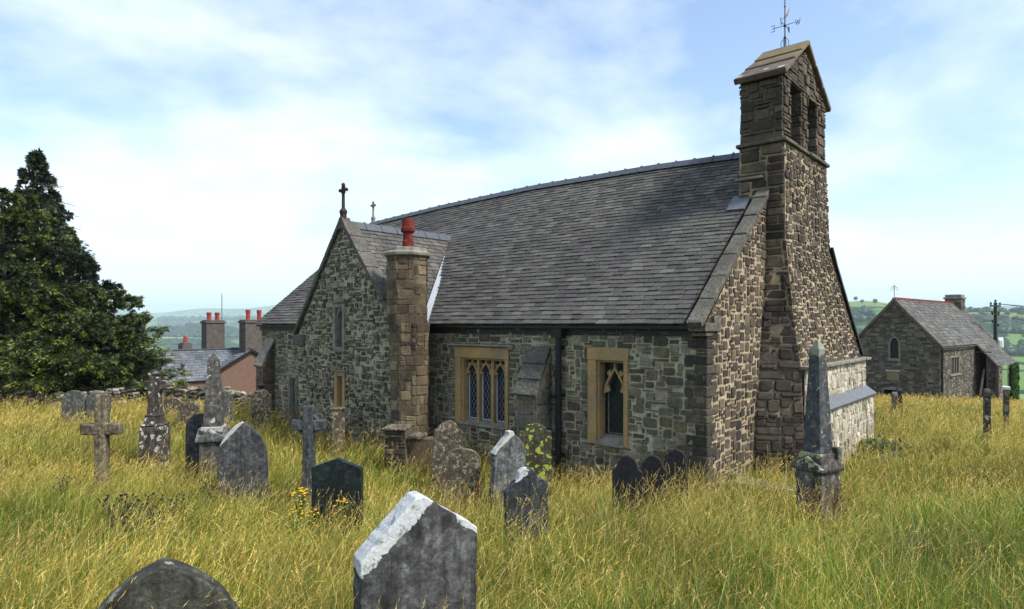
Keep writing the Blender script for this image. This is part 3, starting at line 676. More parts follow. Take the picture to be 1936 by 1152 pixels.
for sgn in (1, -1):
    hwid = (TX1-TAX if sgn > 0 else TAX-TX0)+.1; L = math.hypot(hwid, TAP-TEZ+.1)
    def FT(p, q, n, sgn=sgn, hwid=hwid, L=L):
        t = q/L; return (TAX+sgn*(hwid*(1-t)+n*(TAP-TEZ)/L), -TQ-.02+p if sgn > 0 else tv-.02-p-TQ+TQ, TEZ-.05+t*(TAP-TEZ+.07)+n*hwid/L)
    if sgn > 0: slates(mb, [(.22, 0), (1.0, 0), (tv+TQ+.35, L), (.22, L)], FT, .235, .125, SL, lift=.018)
    else: slates(mb, [(0, 0), (tv+TQ-.2, 0), (tv+TQ-.2, L), (0, L)], lambda p, q, n: FT(p, q, n), .235, .125, SL)
TRR = cpart(mb, 'roof', 'slate', TR)
mb = MB(); y = -TQ+.15
while y < tv-.1:
    w = min(.45, tv-y)
    for a, b, gr in ((y, y+w-.03, 0), (y+w-.03, y+w, .02)):
        pr = [(-.12-gr, -.13), (-.02, .04+gr), (.02, .04+gr), (.12+gr, -.13), (0, -.02)]; vs = [(TAX+p, a, TAP+.06+q) for p, q in pr]+[(TAX+p, b, TAP+.06+q) for p, q in pr]
        mb.add(vs, [(0, 1, 2, 3, 4), (9, 8, 7, 6, 5)]+[(i, (i+1) % 5, 5+(i+1) % 5, 5+i) for i in range(5)])
    y += w
cpart(mb, 'ridge_tile', 'tile', TR)
mb = MB()
for sgn in (1, -1):
    hwid = (TX1-TAX if sgn > 0 else TAX-TX0)+.12; n = 7
    for i in range(n):
        t0, t1 = i/n, (i+1)/n-.004
        P = lambda t, k: (TAX+sgn*(hwid*(1-t)+k*.75), TEZ-.03+(TAP-TEZ+.06)*t+k*.62)
        e = random.uniform(0, .012); wd = .30 if sgn > 0 else .25
        (xa, za), (xb, zb), (xc, zc2), (xd, zd) = P(t0, .0), P(t1, .0), P(t1, .085+e), P(t0, .085+e)
        mb.add([(xa, -TQ-.07, za), (xb, -TQ-.07, zb), (xc, -TQ-.07, zc2), (xd, -TQ-.07, zd), (xa, -TQ+wd, za), (xb, -TQ+wd, zb), (xc, -TQ+wd, zc2), (xd, -TQ+wd, zd)],
               [(0, 1, 2, 3), (7, 6, 5, 4), (0, 4, 5, 1), (1, 5, 6, 2), (2, 6, 7, 3), (3, 7, 4, 0)])
cpart(mb, 'coping', 'coping', TR, bevel=.01)
mb = MB(); mb.box(TX1-.12, TX1+.17, -TQ-.09, -TQ+.3, TEZ-.12, TEZ-.02); mb.box(TX1-.12, TX1+.1, -TQ-.06, -TQ+.3, TEZ-.24, TEZ-.121); cpart(mb, 'kneeler', 'coping', TR, bevel=.012); mb = MB(); mb.box(TX0-.12, TX0+.3, -TQ-.06, -TQ+.2, TEZ-.3, TEZ-.03); cpart(mb, 'kneeler', 'coping', TR, bevel=.012)
# lead valley
mb = MB()
n = 10
def valley(t): return (TX1+.02+t*(TAX-TX1-.02), -EV+.0+t*(tv+.12), EZ+.0+t*(TAP-EZ+.04))
for i in range(n):
    t0, t1 = i/n, (i+1)/n
    a = valley(t0); b = valley(t1); w = .09
    mb.add([(a[0]-w, a[1]-.0, a[2]+.10), (a[0]+w, a[1]+.0, a[2]+.055), (b[0]+w, b[1], b[2]+.055), (b[0]-w, b[1], b[2]+.10), (a[0]-w, a[1], a[2]-.1), (a[0]+w, a[1], a[2]-.1), (b[0]+w, b[1], b[2]-.1), (b[0]-w, b[1], b[2]-.1)],
           [(0, 1, 2, 3), (0, 4, 5, 1), (1, 5, 6, 2), (2, 6, 7, 3), (3, 7, 4, 0)])
cpart(mb, 'valley_flashing', 'lead')
def slit(rect, F, parent, arch):
    x0, x1, z0, z1 = rect; m = MB(); w = .10
    for a in ((x0, x0+w, z0, z1), (x1-w, x1, z0, z1)): m.box(a[0], a[1], -TQ-.025, -TQ+.2, a[2], a[3])
    m.box(x0+w, x1-w, -TQ-.022, -TQ+.2, z1-w, z1); m.box(x0+w, x1-w, -TQ-.03, -TQ+.2, z0, z0+.09)
    if arch:
        xm = (x0+x1)/2; h = (x1-x0)/2-w
        m.prism([(x0+w, z1-w), (x0+w, z1-.40), (x0+w+.03, z1-.28), (xm, z1-.13), (xm, z1-w)], FS(-TQ), -.12, -.03); m.prism([(x1-w, z1-w), (xm, z1-w), (xm, z1-.13), (x1-w-.03, z1-.28), (x1-w, z1-.40)], FS(-TQ), -.12, -.031)
    fr = cpart(m, 'window', 'sandgrey' if arch else 'sand', parent, bevel=.008)
    m = MB(); m.add([(x0, -TQ+.14, z0), (x1, -TQ+.14, z0), (x1, -TQ+.14, z1), (x0, -TQ+.14, z1)], [(0, 1, 2, 3)]); cpart(m, 'window_panel', 'wood' if arch else 'sandgrey', parent)
    m = MB(); m.box(x0-.05, x1+.03, -TQ-.07, -TQ, z1+.01, z1+.04); cpart(m, 'hood_mould', 'sandgrey', parent)
slit(tw1, None, TR, True); slit(tw2, None, TR, False)
# ---- finial crosses
def finial(x, y, z, s, rot=0, mat='black', fancy=True):
    m = MB(); m.lathe([(.085*s, -.1), (.085*s, .12*s), (.10*s, .13*s), (.10*s, .19*s), (.045*s, .26*s), (.04*s, .3*s)], (x, y, z), 8)
    c = math.cos(rot); q = math.sin(rot)
    F = lambda p, r, n: (x+p*c-n*q, y+p*q+n*c, z+r)
    m.prism([(-.035*s, .28*s), (.035*s, .28*s), (.022*s, .9*s), (-.022*s, .9*s)], F, -.03*s, .03*s)
    for dx, dz in ((0, .13), (.13, 0), (-.13, 0)):
        cx2, cz2 = dx*s, (.72+dz)*s
        m.prism([(cx2+.045*s*math.cos(a*PI/4), cz2+.045*s*math.sin(a*PI/4)) for a in range(8)], F, -.033*s, .033*s)
    m.prism([(-.15*s, .695*s), (.15*s, .695*s), (.15*s, .745*s), (-.15*s, .745*s)], F, -.027*s, .027*s)
    m.prism([(-.07*s, .63*s), (.07*s, .63*s), (.07*s, .81*s), (-.07*s, .81*s)], F, -.02*s, .02*s)
    return cpart(m, 'finial_cross', mat, bevel=.004)
mat_f = plain('dark_finial_stone', (.035, .02, .022), .7, .4); M['fin'] = mat_f
finial(TAX, -TQ+.02, TAP+.14, .88, 0, 'fin'); finial(-LEN+.05, WID/2, EZ+RH-.02, .78, 0, 'sandgrey')
mb = MB(); mb.prism([(-.2, -.14), (.2, -.14), (.05, .12), (-.05, .12)], lambda p, q, n: (TAX+p, -TQ-.06+n, TAP+.04+q), 0, .22); cpart(mb, 'apex_stone', 'coping', TR, bevel=.01)
# ---- chimney in the corner of the transept
mb = MB()
def octs(mb, cx, cy, r, z0, z1, r1=None, **k):
    r1 = r1 or r
    for i in range(8):
        a0 = PI/8+i*PI/4; a1 = a0+PI/4; w = 2*r*math.sin(PI/8); h = z1-z0
        def F(p, q, n, a0=a0, a1=a1):
            rr = r+(r1-r)*q/h; t = p/w; x = cx+rr*(math.cos(a0)*(1-t)+math.cos(a1)*t); y = cy+rr*(math.sin(a0)*(1-t)+math.sin(a1)*t); am = (a0+a1)/2
            return (x+n*math.cos(am), y+n*math.sin(am), z0+q)
        rubble(mb, [(0, 0), (w, 0), (w, h), (0, h)], F, **k)
ak = dict(pal=SAND, mort=(.13, .10, .07), cell=(.11, .1), ws=(1, 2, 3), hs=(1, 2, 2), proud=.012, gap=.006, jit=.007)
octs(mb, -6.12, -.62, .40, ARCHB, 2.42, **ak); octs(mb, -6.12, -.62, .40, 2.42, 2.8, .415, **ak); octs(mb, -6.2, -.62, .425, 2.78, 4.16, .43, **ak)
CM = cpart(mb, 'chimney', 'ashlar')
mb = MB(); mb.lathe([(.40, 4.14), (.50, 4.18), (.51, 4.24), (.44, 4.28), (.43, 4.34), (.30, 4.36)], (-6.2, -.62, 0), 8, rot=PI/8); cpart(mb, 'chimney_cap', 'ashlar', CM, bevel=.012).data.materials[0] = M['sandgrey']
mb = MB(); pr = [(.11, 4.33), (.115, 4.5), (.10, 4.52), (.10, 4.66), (.145, 4.70), (.15, 4.76), (.125, 4.80), (.115, 4.95), (.10, 4.95), (.10, 4.7)]
mb.lathe(pr, (-6.18, -.62, 0), 16)
for i in range(6): a = i*PI/3; mb.prism([(-.022, 4.93), (.022, 4.93), (.0, 4.99)], lambda p, q, n, a=a: (-6.18+math.cos(a)*(.10+n)-math.sin(a)*p, -.62+math.sin(a)*(.10+n)+math.cos(a)*p, q), 0, .015)
cpart(mb, 'chimney_pot', 'pot', CM, bevel=.003)
# ---- chancel corner buttress
mb = MB()
kk2 = dict(pal=[(.12, .09, .075), (.09, .075, .065), (.15, .12, .1)], mort=(.18, .15, .12), cell=(.1, .09), ws=(2, 3), hs=(1, 2, 3))
QB, B0, B1 = .36, -13.15, -12.78
rubble(mb, [(B0, ARCHB), (B1, ARCHB), (B1, 1.62), (B0, 1.62)], FS(-QB), **kk2)
rubble(mb, [(0, ARCHB), (QB, ARCHB), (QB, 1.62), (0, 2.25)], lambda p, q, n: (B1+n, -p, q), **kk2)
BT2 = cpart(mb, 'buttress', 'west')
mb = MB(); mb.add([(B0-.03, -QB-.05, 1.58), (B1+.03, -QB-.05, 1.58), (B1+.03, -.02, 2.3), (B0-.03, -.02, 2.3), (B0-.03, -QB-.09, 1.64), (B1+.03, -QB-.09, 1.64), (B1+.03, -.02, 2.38), (B0-.03, -.02, 2.38)],
       [(0, 3, 2, 1), (4, 5, 6, 7), (0, 1, 5, 4), (1, 2, 6, 5), (2, 3, 7, 6), (3, 0, 4, 7)]); cpart(mb, 'weathering_slab', 'sandgrey', BT2, bevel=.01)

# ------------------------------------------------------------------ gravestones
def at(px, Y): return ((px-968)/1200*Y, Y)
def pxz(py, Y): return EYE+(612-py)/1200*Y
STONES = []     # footprints kept clear of grass
def put(name, px, Y, yaw, label, cat='headstone', group=None, r=.25, lean=(0, 0)):
    x, y = at(px, Y); z = hz(x, y)-.02; o = empty(name, (x, y, z), yaw, label, cat, group); o.rotation_euler = (lean[0], lean[1], yaw); STONES.append((x, y, r)); return o
FH = lambda p, q, n: (p, n, q)     # local: x across, z up, front face towards -y
def slab(o, pts, th, mat, name='slab', bev=.007):
    R = random.Random(len(o.name)*7+int(abs(pts[2][1])*1e4)); q = []
    for i in range(len(pts)):      # worn, slightly chipped outline
        a = Vector(pts[i]); b = Vector(pts[(i+1) % len(pts)]); L = (b-a).length; k = max(1, int(L/.035)); nn = Vector((-(b-a).y, (b-a).x))/max(L, 1e-6)
        for m_ in range(k):
            d = R.gauss(0, .0016)+(.009 if R.random() < .05 else 0)
            q.append(tuple(a.lerp(b, m_/k)+nn*(d if bev > .0055 else 0)))
    return MB().prism(q, FH, -th/2, th/2).build(name, mat, o, bevel=bev)
def arch(w, h, hs, kind='round', n=12):
    a = w/2; p = [(-a, -.35), (a, -.35)]
    if kind == 'round': p += [(a*math.cos(t), hs+(h-hs)*math.sin(t)) for t in [PI*i/n for i in range(n+1)]]
    elif kind == 'gothic':
        H = h-hs; c = (H*H-a*a)/(2*a); th = math.atan2(H, c); R = [(-c+(a+c)*math.cos(th*i/n), hs+(a+c)*math.sin(th*i/n)) for i in range(n+1)]; R[-1] = (0, h)
        p += R+[(-x, z) for x, z in R[-2::-1]]
    elif kind == 'peak': p += [(a, hs), (0, h), (-a, hs)]
    elif kind == 'ogee':   # shouldered serpentine head
        R = [(1, 0), (.98, .10), (.90, .17), (.80, .22), (.74, .36), (.66, .55), (.5, .78), (.3, .93), (.12, .99), (0, 1)]
        p += [(a*x, hs+(h-hs)*z) for x, z in R]+[(-a*x, hs+(h-hs)*z) for x, z in R[-2::-1]]
    elif kind == 'shoulder':
        R = [(1, 0), (1, .16), (.72, .2), (.66, .5), (.45, .83), (.2, .97), (0, 1)]
        p += [(a*x, hs+(h-hs)*z) for x, z in R]+[(-a*x, hs+(h-hs)*z) for x, z in R[-2::-1]]
    return p
def top_z(py, Y, px): x, y = at(px, Y); return pxz(py, Y)-hz(x, y)+.02
slg = lambda n, **k: grave(n, (.06, .062, .065), (.035, .036, .038), **k)
# 1 front white-topped stone
Y = 3.55; h = top_z(935, Y, 790); hs = h-.26
M['g1'] = grave('grave_white_top', (.095, .095, .092), (.03, .03, .031), (.62, .64, .64), (.07, .80, h-.04, .2), rough=.9)
o = put('headstone', 788, Y, math.radians(29), 'grey headstone in front, peaked top crusted with white lichen', r=.3)
slab(o, [(-.33, -.4), (.33, -.4), (.34, h-.215), (.28, h-.17), (.02, h), (-.03, h), (-.34, h-.30)], .15, M['g1'])
# 2 front-left pointed arch
Y = 3.2; h = top_z(1062, Y, 312)
M['g2'] = grave('grave_mossy', (.06, .06, .045), (.03, .03, .026), (.30, .31, .27), (.15, .95, h+.27, .5), spots=.3, spotcol=(.27, .28, .18), spsc=9)
o = put('headstone', 306, Y, math.radians(26), 'dark mossy pointed headstone low in the front left grass', r=.3)
slab(o, arch(.86, h, h-.62, 'gothic'), .15, M['g2'])
# 3 polished green-black
Y = 6.9; h = top_z(866, Y, 640); M['g3'] = grave('grave_slate_green', (.018, .028, .028), (.012, .018, .019), rough=.35, streak=.3)
o = put('headstone', 638, Y, math.radians(-6), 'smooth green-black slate headstone with low peaked top beside yellow ragwort', r=.3)
slab(o, arch(.555, h, h-.10, 'peak'), .08, M['g3'], bev=.005)
# 4 broken white shouldered stone
Y = 6.3; h = top_z(884, Y, 1000); M['g4'] = grave('grave_slate_white', (.055, .06, .065), (.022, .024, .027), (.6, .62, .62), (.17, .55, h+.05, .34), rough=.85)
o = put('headstone', 998, Y, math.radians(14), 'dark slate headstone with broken stepped shoulders and white crust', r=.25, lean=(0, math.radians(-2)))
slab(o, [(-.215, -.35), (.215, -.35), (.22, h-.16), (.17, h-.12), (.13, h-.11), (.1, h-.04), (.05, h-.005), (-.02, h), (-.07, h-.03), (-.08, h-.09), (-.12, h-.13), (-.215, h-.215)], .10, M['g4'])
# 5 grey leaning stone
Y = 8.5; h = top_z(818, Y, 955); M['g5'] = grave('grave_grey', (.16, .165, .16), (.05, .052, .055), (.55, .55, .51), (-.55, -.9, h-.56, .12), rough=.9)
o = put('headstone', 953, Y, math.radians(28), 'weathered grey headstone with a ragged sloping left shoulder under the three-light window', r=.25, lean=(0, math.radians(4)))
slab(o, [(-.23, -.35), (.24, -.35), (.24, h-.25), (.20, h-.15), (.13, h-.07), (.05, h-.02), (.03, h+.02), (-.05, h+.015), (-.04, h-.03), (-.12, h-.12), (-.23, h-.25), (-.245, h-.28), (-.22, h-.3), (-.245, h-.35), (-.22, h-.37), (-.24, h-.42), (-.22, h-.44)], .12, M['g5'])
# 6 yellow-lichened
Y = 9.2; h = top_z(801, Y, 1012); M['g6'] = grave('grave_yellow_lichen', (.075, .07, .04), (.04, .038, .025), (.45, .5, .2), None, spots=.6, spotcol=(.42, .48, .06), spsc=13, streak=.3)
o = put('headstone', 1012, Y, math.radians(4), 'brown headstone blotched with bright yellow lichen beside the black downpipe', r=.25)
slab(o, arch(.46, h, h-.13, 'shoulder'), .10, M['g6'])
# 7, 8 lichened round stones
M['g7'] = grave('grave_brown', (.12, .095, .06), (.06, .05, .036), (.42, .4, .3), None, spots=.62, spotcol=(.30, .27, .19), spsc=17, streak=.3)
Y = 10.2; h = top_z(796, Y, 840)
o = put('headstone', 841, Y, math.radians(10), 'tall brown lichened headstone with rounded top, left of the three-light window', r=.25, lean=(0, math.radians(3)))
slab(o, arch(.46, h, h-.17, 'ogee'), .10, M['g7'])
Y = 8.7; h = top_z(847, Y, 873)
o = put('headstone', 873, Y, math.radians(5), 'squat crusty brown headstone with flattened round top behind the white-topped stone', r=.25)
slab(o, arch(.52, h, h-.2, 'round'), .12, M['g7'])
# 9-11 three black
M['g9'] = grave('grave_black', (.020, .018, .023), (.014, .013, .016), rough=.7, streak=.5)
for px, py, Y, w, kind, lab in ((1186, 861, 7.35, .34, 'ogee', 'nearest of three dark slate headstones standing in line by the church corner'), (1234, 861, 7.9, .34, 'ogee', 'middle of three dark slate headstones standing in line by the church corner'), (1278, 849, 8.5, .31, 'gothic', 'farthest of three dark slate headstones standing in line by the church corner')):
    h = top_z(py, Y, px); o = put('headstone', px, Y, math.radians(-16), lab, group='three dark slate headstones in a row', r=.2)
    slab(o, arch(w, h, h-.2, kind), .065, M['g9'], bev=.006)
# 12 gothic big left
Y = 9.3; h = top_z(797, Y, 455); M['g12'] = grave('grave_gothic', (.085, .085, .085), (.035, .035, .037), (.55, .55, .51), (-.6, -1.0, h-.635, .09))
o = put('headstone', 462, Y, math.radians(16), 'broad grey gothic-arched headstone with a white crust along its left shoulder', r=.35, lean=(0, math.radians(-1.5)))
slab(o, arch(.68, h, h-.55, 'gothic'), .11, M['g12'])
# 13 dark round stone behind obelisk
Y = 11.4; h = top_z(782, Y, 375); o = put('headstone', 378, Y, math.radians(8), 'rounded dark headstone half hidden behind the slim obelisk', r=.3); slab(o, arch(.46, h, h-.25, 'round'), .1, M['g12'])
# 14/15 far left pair
M['g14'] = grave('grave_far_grey', (.13, .13, .11), (.06, .06, .055), (.5, .5, .45), None, spots=.15)
Y = 18.5; h = top_z(738, Y, 140); o = put('headstone', 140, Y, .1, 'round-topped grey headstone with pale rim, far left before the dark trees', r=.3); slab(o, arch(.62, h, h-.3, 'round'), .12, M['g14'])
h = top_z(743, Y, 187); o = put('headstone', 187, Y, -.05, 'square-shouldered grey headstone behind the rough stone cross', r=.3); slab(o, arch(.68, h, h-.08, 'round'), .12, M['g14'])
# 16, 17 low stones
Y = 18; h = top_z(760, Y, 357); o = put('headstone', 357, Y, .05, 'low dark lichened headstone left of the obelisk', r=.3); slab(o, arch(.58, h, h-.12, 'round'), .12, M['g7'])
Y = 19.5; h = top_z(752, Y, 326); o = put('headstone', 326, Y, .05, 'very low headstone almost sunk in grass right of the broken cross', r=.3); slab(o, arch(.5, h, h-.12, 'round'), .12, M['g7'])
Y = 17; h = top_z(739, Y, 424); o = put('headstone', 424, Y, .3, 'rounded dark headstone just right of the slim obelisk', r=.3); slab(o, arch(.42, h, h-.3, 'round'), .1, M['g14'])
# 18 urn-topped
Y = 16.5; h = top_z(736, Y, 494); o = put('headstone', 494, Y, .15, 'brown headstone crowned by a small dark urn near the chancel', r=.3)
slab(o, arch(.5, h, h-.16, 'shoulder'), .14, M['g7']); MB().lathe([(.04, -.03), (.03, .02), (.09, .07), (.10, .11), (.04, .15), (.015, .19)], (0, 0, h), 10).build('urn', M['g9'], o, smooth=False)
# 19 rough cross
Y = 10.2; h = top_z(745, Y, 193); M['cr'] = grave('cross_pebbly', (.19, .155, .095), (.09, .075, .05), (.45, .42, .33), None, spots=.3, spotcol=(.32, .28, .19), spsc=22)
o = put('cross', 193, Y, math.radians(4), 'rough textured tan stone cross standing in tall grass on the left', 'grave cross', r=.12)
az_ = h-.56
slab(o, [(-.095, -.4), (.095, -.4), (.085, az_-.09), (.30, az_-.09), (.30, az_+.09), (.085, az_+.09), (.08, h), (-.08, h), (-.085, az_+.09), (-.30, az_+.09), (-.30, az_-.09), (-.085, az_-.09)], .17, M['cr'], 'cross_slab', .025)
# 20 ring cross
Y = 9.4; h = top_z(768, Y, 584); M['rc'] = grave('cross_grey', (.075, .08, .082), (.04, .043, .045), (.3, .3, .28), None)
o = put('cross', 584, Y, math.radians(2), 'smooth grey stone cross with short ring quadrants on a square base', 'grave cross', r=.22)
az_ = h-.275; b = .28
slab(o, [(-.092, b), (.092, b), (.075, az_-.07), (.24, az_-.075), (.24, az_+.075), (.075, az_+.07), (.08, h), (-.08, h), (-.075, az_+.07), (-.24, az_+.075), (-.24, az_-.075), (-.075, az_-.07)], .13, M['rc'], 'cross_slab')
m = MB()
for a0 in (0, PI/2, PI, 3*PI/2):
    pts = [(math.cos(a0+t)*.155, az_+math.sin(a0+t)*.155) for t in [PI/2*i/6 for i in range(7)]]; m.bar(pts, .03, (-.04, .04), FH)
m.build('ring', M['rc'], o)
MB().box(-.15, .15, -.15, .15, -.35, b-.03).box(-.12, .12, -.12, .12, b-.03, b+.01).build('base', M['g7'], o, bevel=.015)
# 21 tall broken lichened cross monument
Y = 12.4; h = top_z(709, Y, 292); M['mon'] = grave('cross_dark_lichen', (.075, .062, .052), (.04, .034, .03), (.6, .6, .56), None, spots=.42, spotcol=(.5, .5, .45), spsc=9)
o = put('cross', 293, Y, math.radians(10), 'tall brown stone cross with stubby broken arms and round white lichen patches', 'grave cross', r=.3)
p0 = h-.98; m = MB()
slab(o, [(-.125, p0+.2), (.125, p0+.2), (.10, h-.30), (.18, h-.28), (.18, h-.12), (.10, h-.10), (.07, h), (-.10, h), (-.07, h-.10), (-.18, h-.12), (-.18, h-.27), (-.10, h-.30)], .17, M['mon'], 'cross_slab', .02)
MB().lathe([(.31, -.4), (.30, p0-.08), (.27, p0), (.30, p0+.02), (.22, p0+.06), (.19, p0+.18), (.21, p0+.2), (.15, p0+.24)], (0, 0, 0), 4, rot=PI/4).build('base', M['mon'], o, bevel=.015)
MB().box(-.10, .10, -.1, .09, h-.005, h+.045).build('cap', M['mon'], o, bevel=.02)
# 22 left obelisk
Y = 11.1; h = top_z(668, Y, 402); M['ob'] = grave('obelisk_grey', (.095, .09, .078), (.06, .057, .05), (.6, .6, .56), None, spots=.36, spotcol=(.5, .5, .46), spsc=7.2, streak=.4)
o = put('obelisk', 404, Y, math.radians(14), 'slim grey obelisk with round white lichen spots on gabled pedestal', 'grave obelisk', r=.35)
z0 = h-1.27
def obelisk(o, w0, w1, z0, z1, tip, mat, cx=0):
    return MB().lathe([(w0*.7071, z0), (w1*.7071, z1), (.008, tip)], (cx, 0, 0), 4, rot=PI/4).build('shaft', mat, o, bevel=.008)
obelisk(o, .30, .165, z0, h-.12, h, M['ob'])
MB().box(-.195, .195, -.195, .195, -.4, z0-.24).build('pedestal', M['ob'], o, bevel=.01)
M['obw'] = grave('obelisk_cap', (.15, .15, .14), (.06, .06, .06), (.5, .5, .46), (0, .0, z0-.05, .3))
m = MB()
for r in (0, 1):
    F = (lambda p, q, n: (p, n, q)) if r == 0 else (lambda p, q, n: (n, p, q))
    m.prism([(-.25, z0-.24), (.25, z0-.24), (.25, z0-.19), (0, z0-.03), (-.25, z0-.19)], F, -.25+.004*r, .25-.004*r)
m.box(-.175, .175, -.175, .175, z0-.1, z0+.005); m.build('pediment', M['obw'], o, bevel=.008)
# 23 right obelisk
Y = 7.7; h = top_z(641, Y, 1548); M['ob2'] = grave('obelisk_slate', (.075, .078, .082), (.04, .042, .046), (.3, .3, .22), (-.45, -.35, h-.3, .5), streak=.35, spots=.3, spotcol=(.33, .34, .2), spsc=14, rough=.5)
o = put('obelisk', 1546, Y, math.radians(28), 'tall dark slate obelisk on cracked pedestal before the church buttress', 'grave obelisk', r=.3)
z0 = h-1.37
obelisk(o, .245, .125, z0, h-.12, h, M['ob2'])
M['ped'] = grave('pedestal_cracked', (.14, .13, .11), (.05, .045, .04), (.4, .42, .22), (-.4, -.9, z0-.25, .5), spots=.2)
MB().box(-.175, .175, -.175, .175, -.4, z0-.22).build('pedestal', M['ped'], o, bevel=.015)
m = MB()
for r in (0, 1):
    F = (lambda p, q, n: (p, n, q)) if r == 0 else (lambda p, q, n: (n, p, q))
    m.prism([(-.21, z0-.21), (.21, z0-.21), (.21, z0-.16), (0, z0-.03), (-.21, z0-.16)], F, -.21+.004*r, .21-.004*r)
m.box(-.155, .155, -.155, .155, z0-.12, z0+.003); m.box(.11, .19, -.19, -.11, z0-.17, z0+.07); m.build('pediment', M['ped'], o, bevel=.012)
# 24 broken chest tomb by the chimney
Y = 11.6; x, y = at(765, Y); zt = top_z(806, Y, 765)
o = put('chest_tomb', 768, Y, math.radians(-8), 'ruined brown stone chest tomb with broken top slab beside the chimney', 'chest tomb', r=.4)
m = MB(); rubble(m, [(-.33, -.3), (.05, -.3), (.05, zt-.04), (-.33, zt-.04)], lambda p, q, n: (p, -.2-n, q), pal=[(.09, .075, .055), (.07, .06, .046), (.13, .11, .08)], mort=(.08, .07, .055), cell=(.09, .06), hs=(1, 2), ws=(1, 2, 3))
m.box(-.33, .05, -.19, .2, -.3, zt-.05, (.12, .1, .08)); m.box(.05, .62, -.05, .25, -.3, zt-.22, (.13, .11, .08)); m.build('side_wall', M['west'], o)
MB().box(-.38, .06, -.26, .25, zt-.045, zt).box(.09, .34, -.2, .2, zt-.20, zt-.14).build('top_slab', M['g7'], o, bevel=.015)
o = put('kerb_stone', 812, 11.4, math.radians(-12), 'long mossy kerb stone lying in grass beside the ruined chest tomb', 'kerb stone', r=.1)
MB().box(-.1, .6, -.06, .06, .2, .30).build('kerb_block', M['g7'], o, bevel=.02)
# 25 stump by the transept window
Y = 13.0; h = top_z(771, Y, 639); o = put('stone_stump', 639, Y, .3, 'short square dark stone stump below the transept lower window', 'stone stump', r=.15); MB().box(-.13, .13, -.13, .13, -.3, h-.03).box(-.15, .15, -.15, .15, h-.03, h).build('block', M['g7'], o, bevel=.015)
# 26 right-hand thin stones seen edge-on, and posts
for px, py, Y, w, t, yaw, lab, mt in ((1691, 741, 21, .42, .13, 1.15, 'pale-edged thin headstone leaning towards the schoolhouse doorway', 'g14'), (1700, 733, 22.5, .4, .14, 1.2, 'dark narrow headstone close behind the pale-edged one', 'g9'),
                             (1866, 735, 14.5, .34, .11, 1.04, 'lichened narrow headstone seen nearly edge-on in the right meadow', 'mon'), (1902, 733, 17, .34, .11, 1.0, 'reddish narrow headstone with white cap at the right edge', 'g7')):
    h = top_z(py, Y, px); o = put('headstone', px, Y, yaw, lab, r=.12); slab(o, arch(w, h, h-.14, 'round'), t, M[mt])
    if px == 1902: MB().box(-w/2, w/2, -.08, .08, h-.05, h+.03).build('cap', M['white'], o, bevel=.01)
Y = 12.3; x, y = at(1660, Y)
o = put('grave_kerb', 1672, 12.6, math.radians(40), 'low stone grave surround overgrown with green creeper by the plinth', 'grave kerb', r=.1)
MB().box(-.5, .55, -.05, .06, -.1, .27).box(-.5, -.4, .06, 1.1, -.1, .28).box(.45, .55, .06, 1.1, -.1, .26).build('kerb_block', M['g7'], o, bevel=.02)

# ------------------------------------------------------------------ dry-stone boundary wall
def drywall(name, p0, p1, label, hgt=.8, th=.45, pal=None, seed=3):
    R = random.Random(seed); L = math.dist(p0, p1); m = MB(); s = 0
    tx, ty = (p1[0]-p0[0])/L, (p1[1]-p0[1])/L
    rows = int(hgt/.13)
    for r in range(rows+1):
        s = R.uniform(0, .1)
        while s < L:
            w = R.uniform(.14, .34)
            if r == rows and R.random() < .45: s += w; continue
            x = p0[0]+tx*s; y = p0[1]+ty*s; z = hz(x, y)
            hm = 1+.16*math.sin(s*.9)+.1*math.sin(s*2.3)
            for off in (-.5, .5):
                k = R.choice([(.17, .165, .145), (.12, .115, .1), (.23, .22, .19), (.09, .088, .08), (.3, .29, .26)])
                m.blob((x+ty*off*th*(1-.3*r/rows), y-tx*off*th*(1-.3*r/rows), z+.02+r*.13*hm), w*.62, k, 1, R.random()*50, .5, (1, .8, .42))
            s += w
    o = empty(name, (0, 0, 0), 0, label, 'wall'); ob = m.build('stones', M['south'], o); return o
drywall('boundary_wall', at(-130, 24.5), at(262, 24.5), 'low dry-stone wall running under the dark trees on the left', .85)
drywall('boundary_wall', at(300, 24.0), at(520, 22.5), 'tumbled grey dry-stone wall in front of the slate-roofed cottage', .9, seed=9)

# ------------------------------------------------------------------ schoolhouse
SAX = (.669, -.743); SA = math.atan2(SAX[1], SAX[0])
S0p = (25.3, 42.0); sgz = EYE-5.1
SH = empty('schoolhouse', (S0p[0], S0p[1], sgz), SA, 'small stone schoolhouse with red ridge tiles and pointed gable window', 'building')
sE = EYE-1.44-sgz; sA = EYE+1.58-sgz; sw_ = 2.58; sL = 15.5
def sp(mb, name, mat, parent=None, **k): return mb.build(name, mat, parent or SH, **k)
lw = (-.52, .12, 4.05-.0, 5.35); 
mb = MB()
k3 = dict(pal=SCH, mort=(.10, .095, .085), cell=(.11, .06), ws=(2, 3, 4, 5), hs=(1, 2, 2, 3), proud=.03, gap=.012)
zw0 = sE-.1; 
DOOR = (-.55, .35, -1, .95)
GWX0, GWX1, GWZ0, GWZ1 = -.33, .33, 2.72, 4.1
rubble(mb, [(-sw_, -1), (sw_, -1), (sw_, sE), (0, sA), (-sw_, sE)], lambda p, q, n: (p, -n, q), holes=[(GWX0, GWX1, GWZ0, GWZ1+.15), (-.6, .35, -1, .78)], **k3)
SWIN = (2.1, 4.4, 1.75, 2.95)
rubble(mb, [(0, -1), (sL, -1), (sL, sE), (0, sE)], lambda p, q, n: (sw_+n, p, q), holes=[SWIN], **k3)
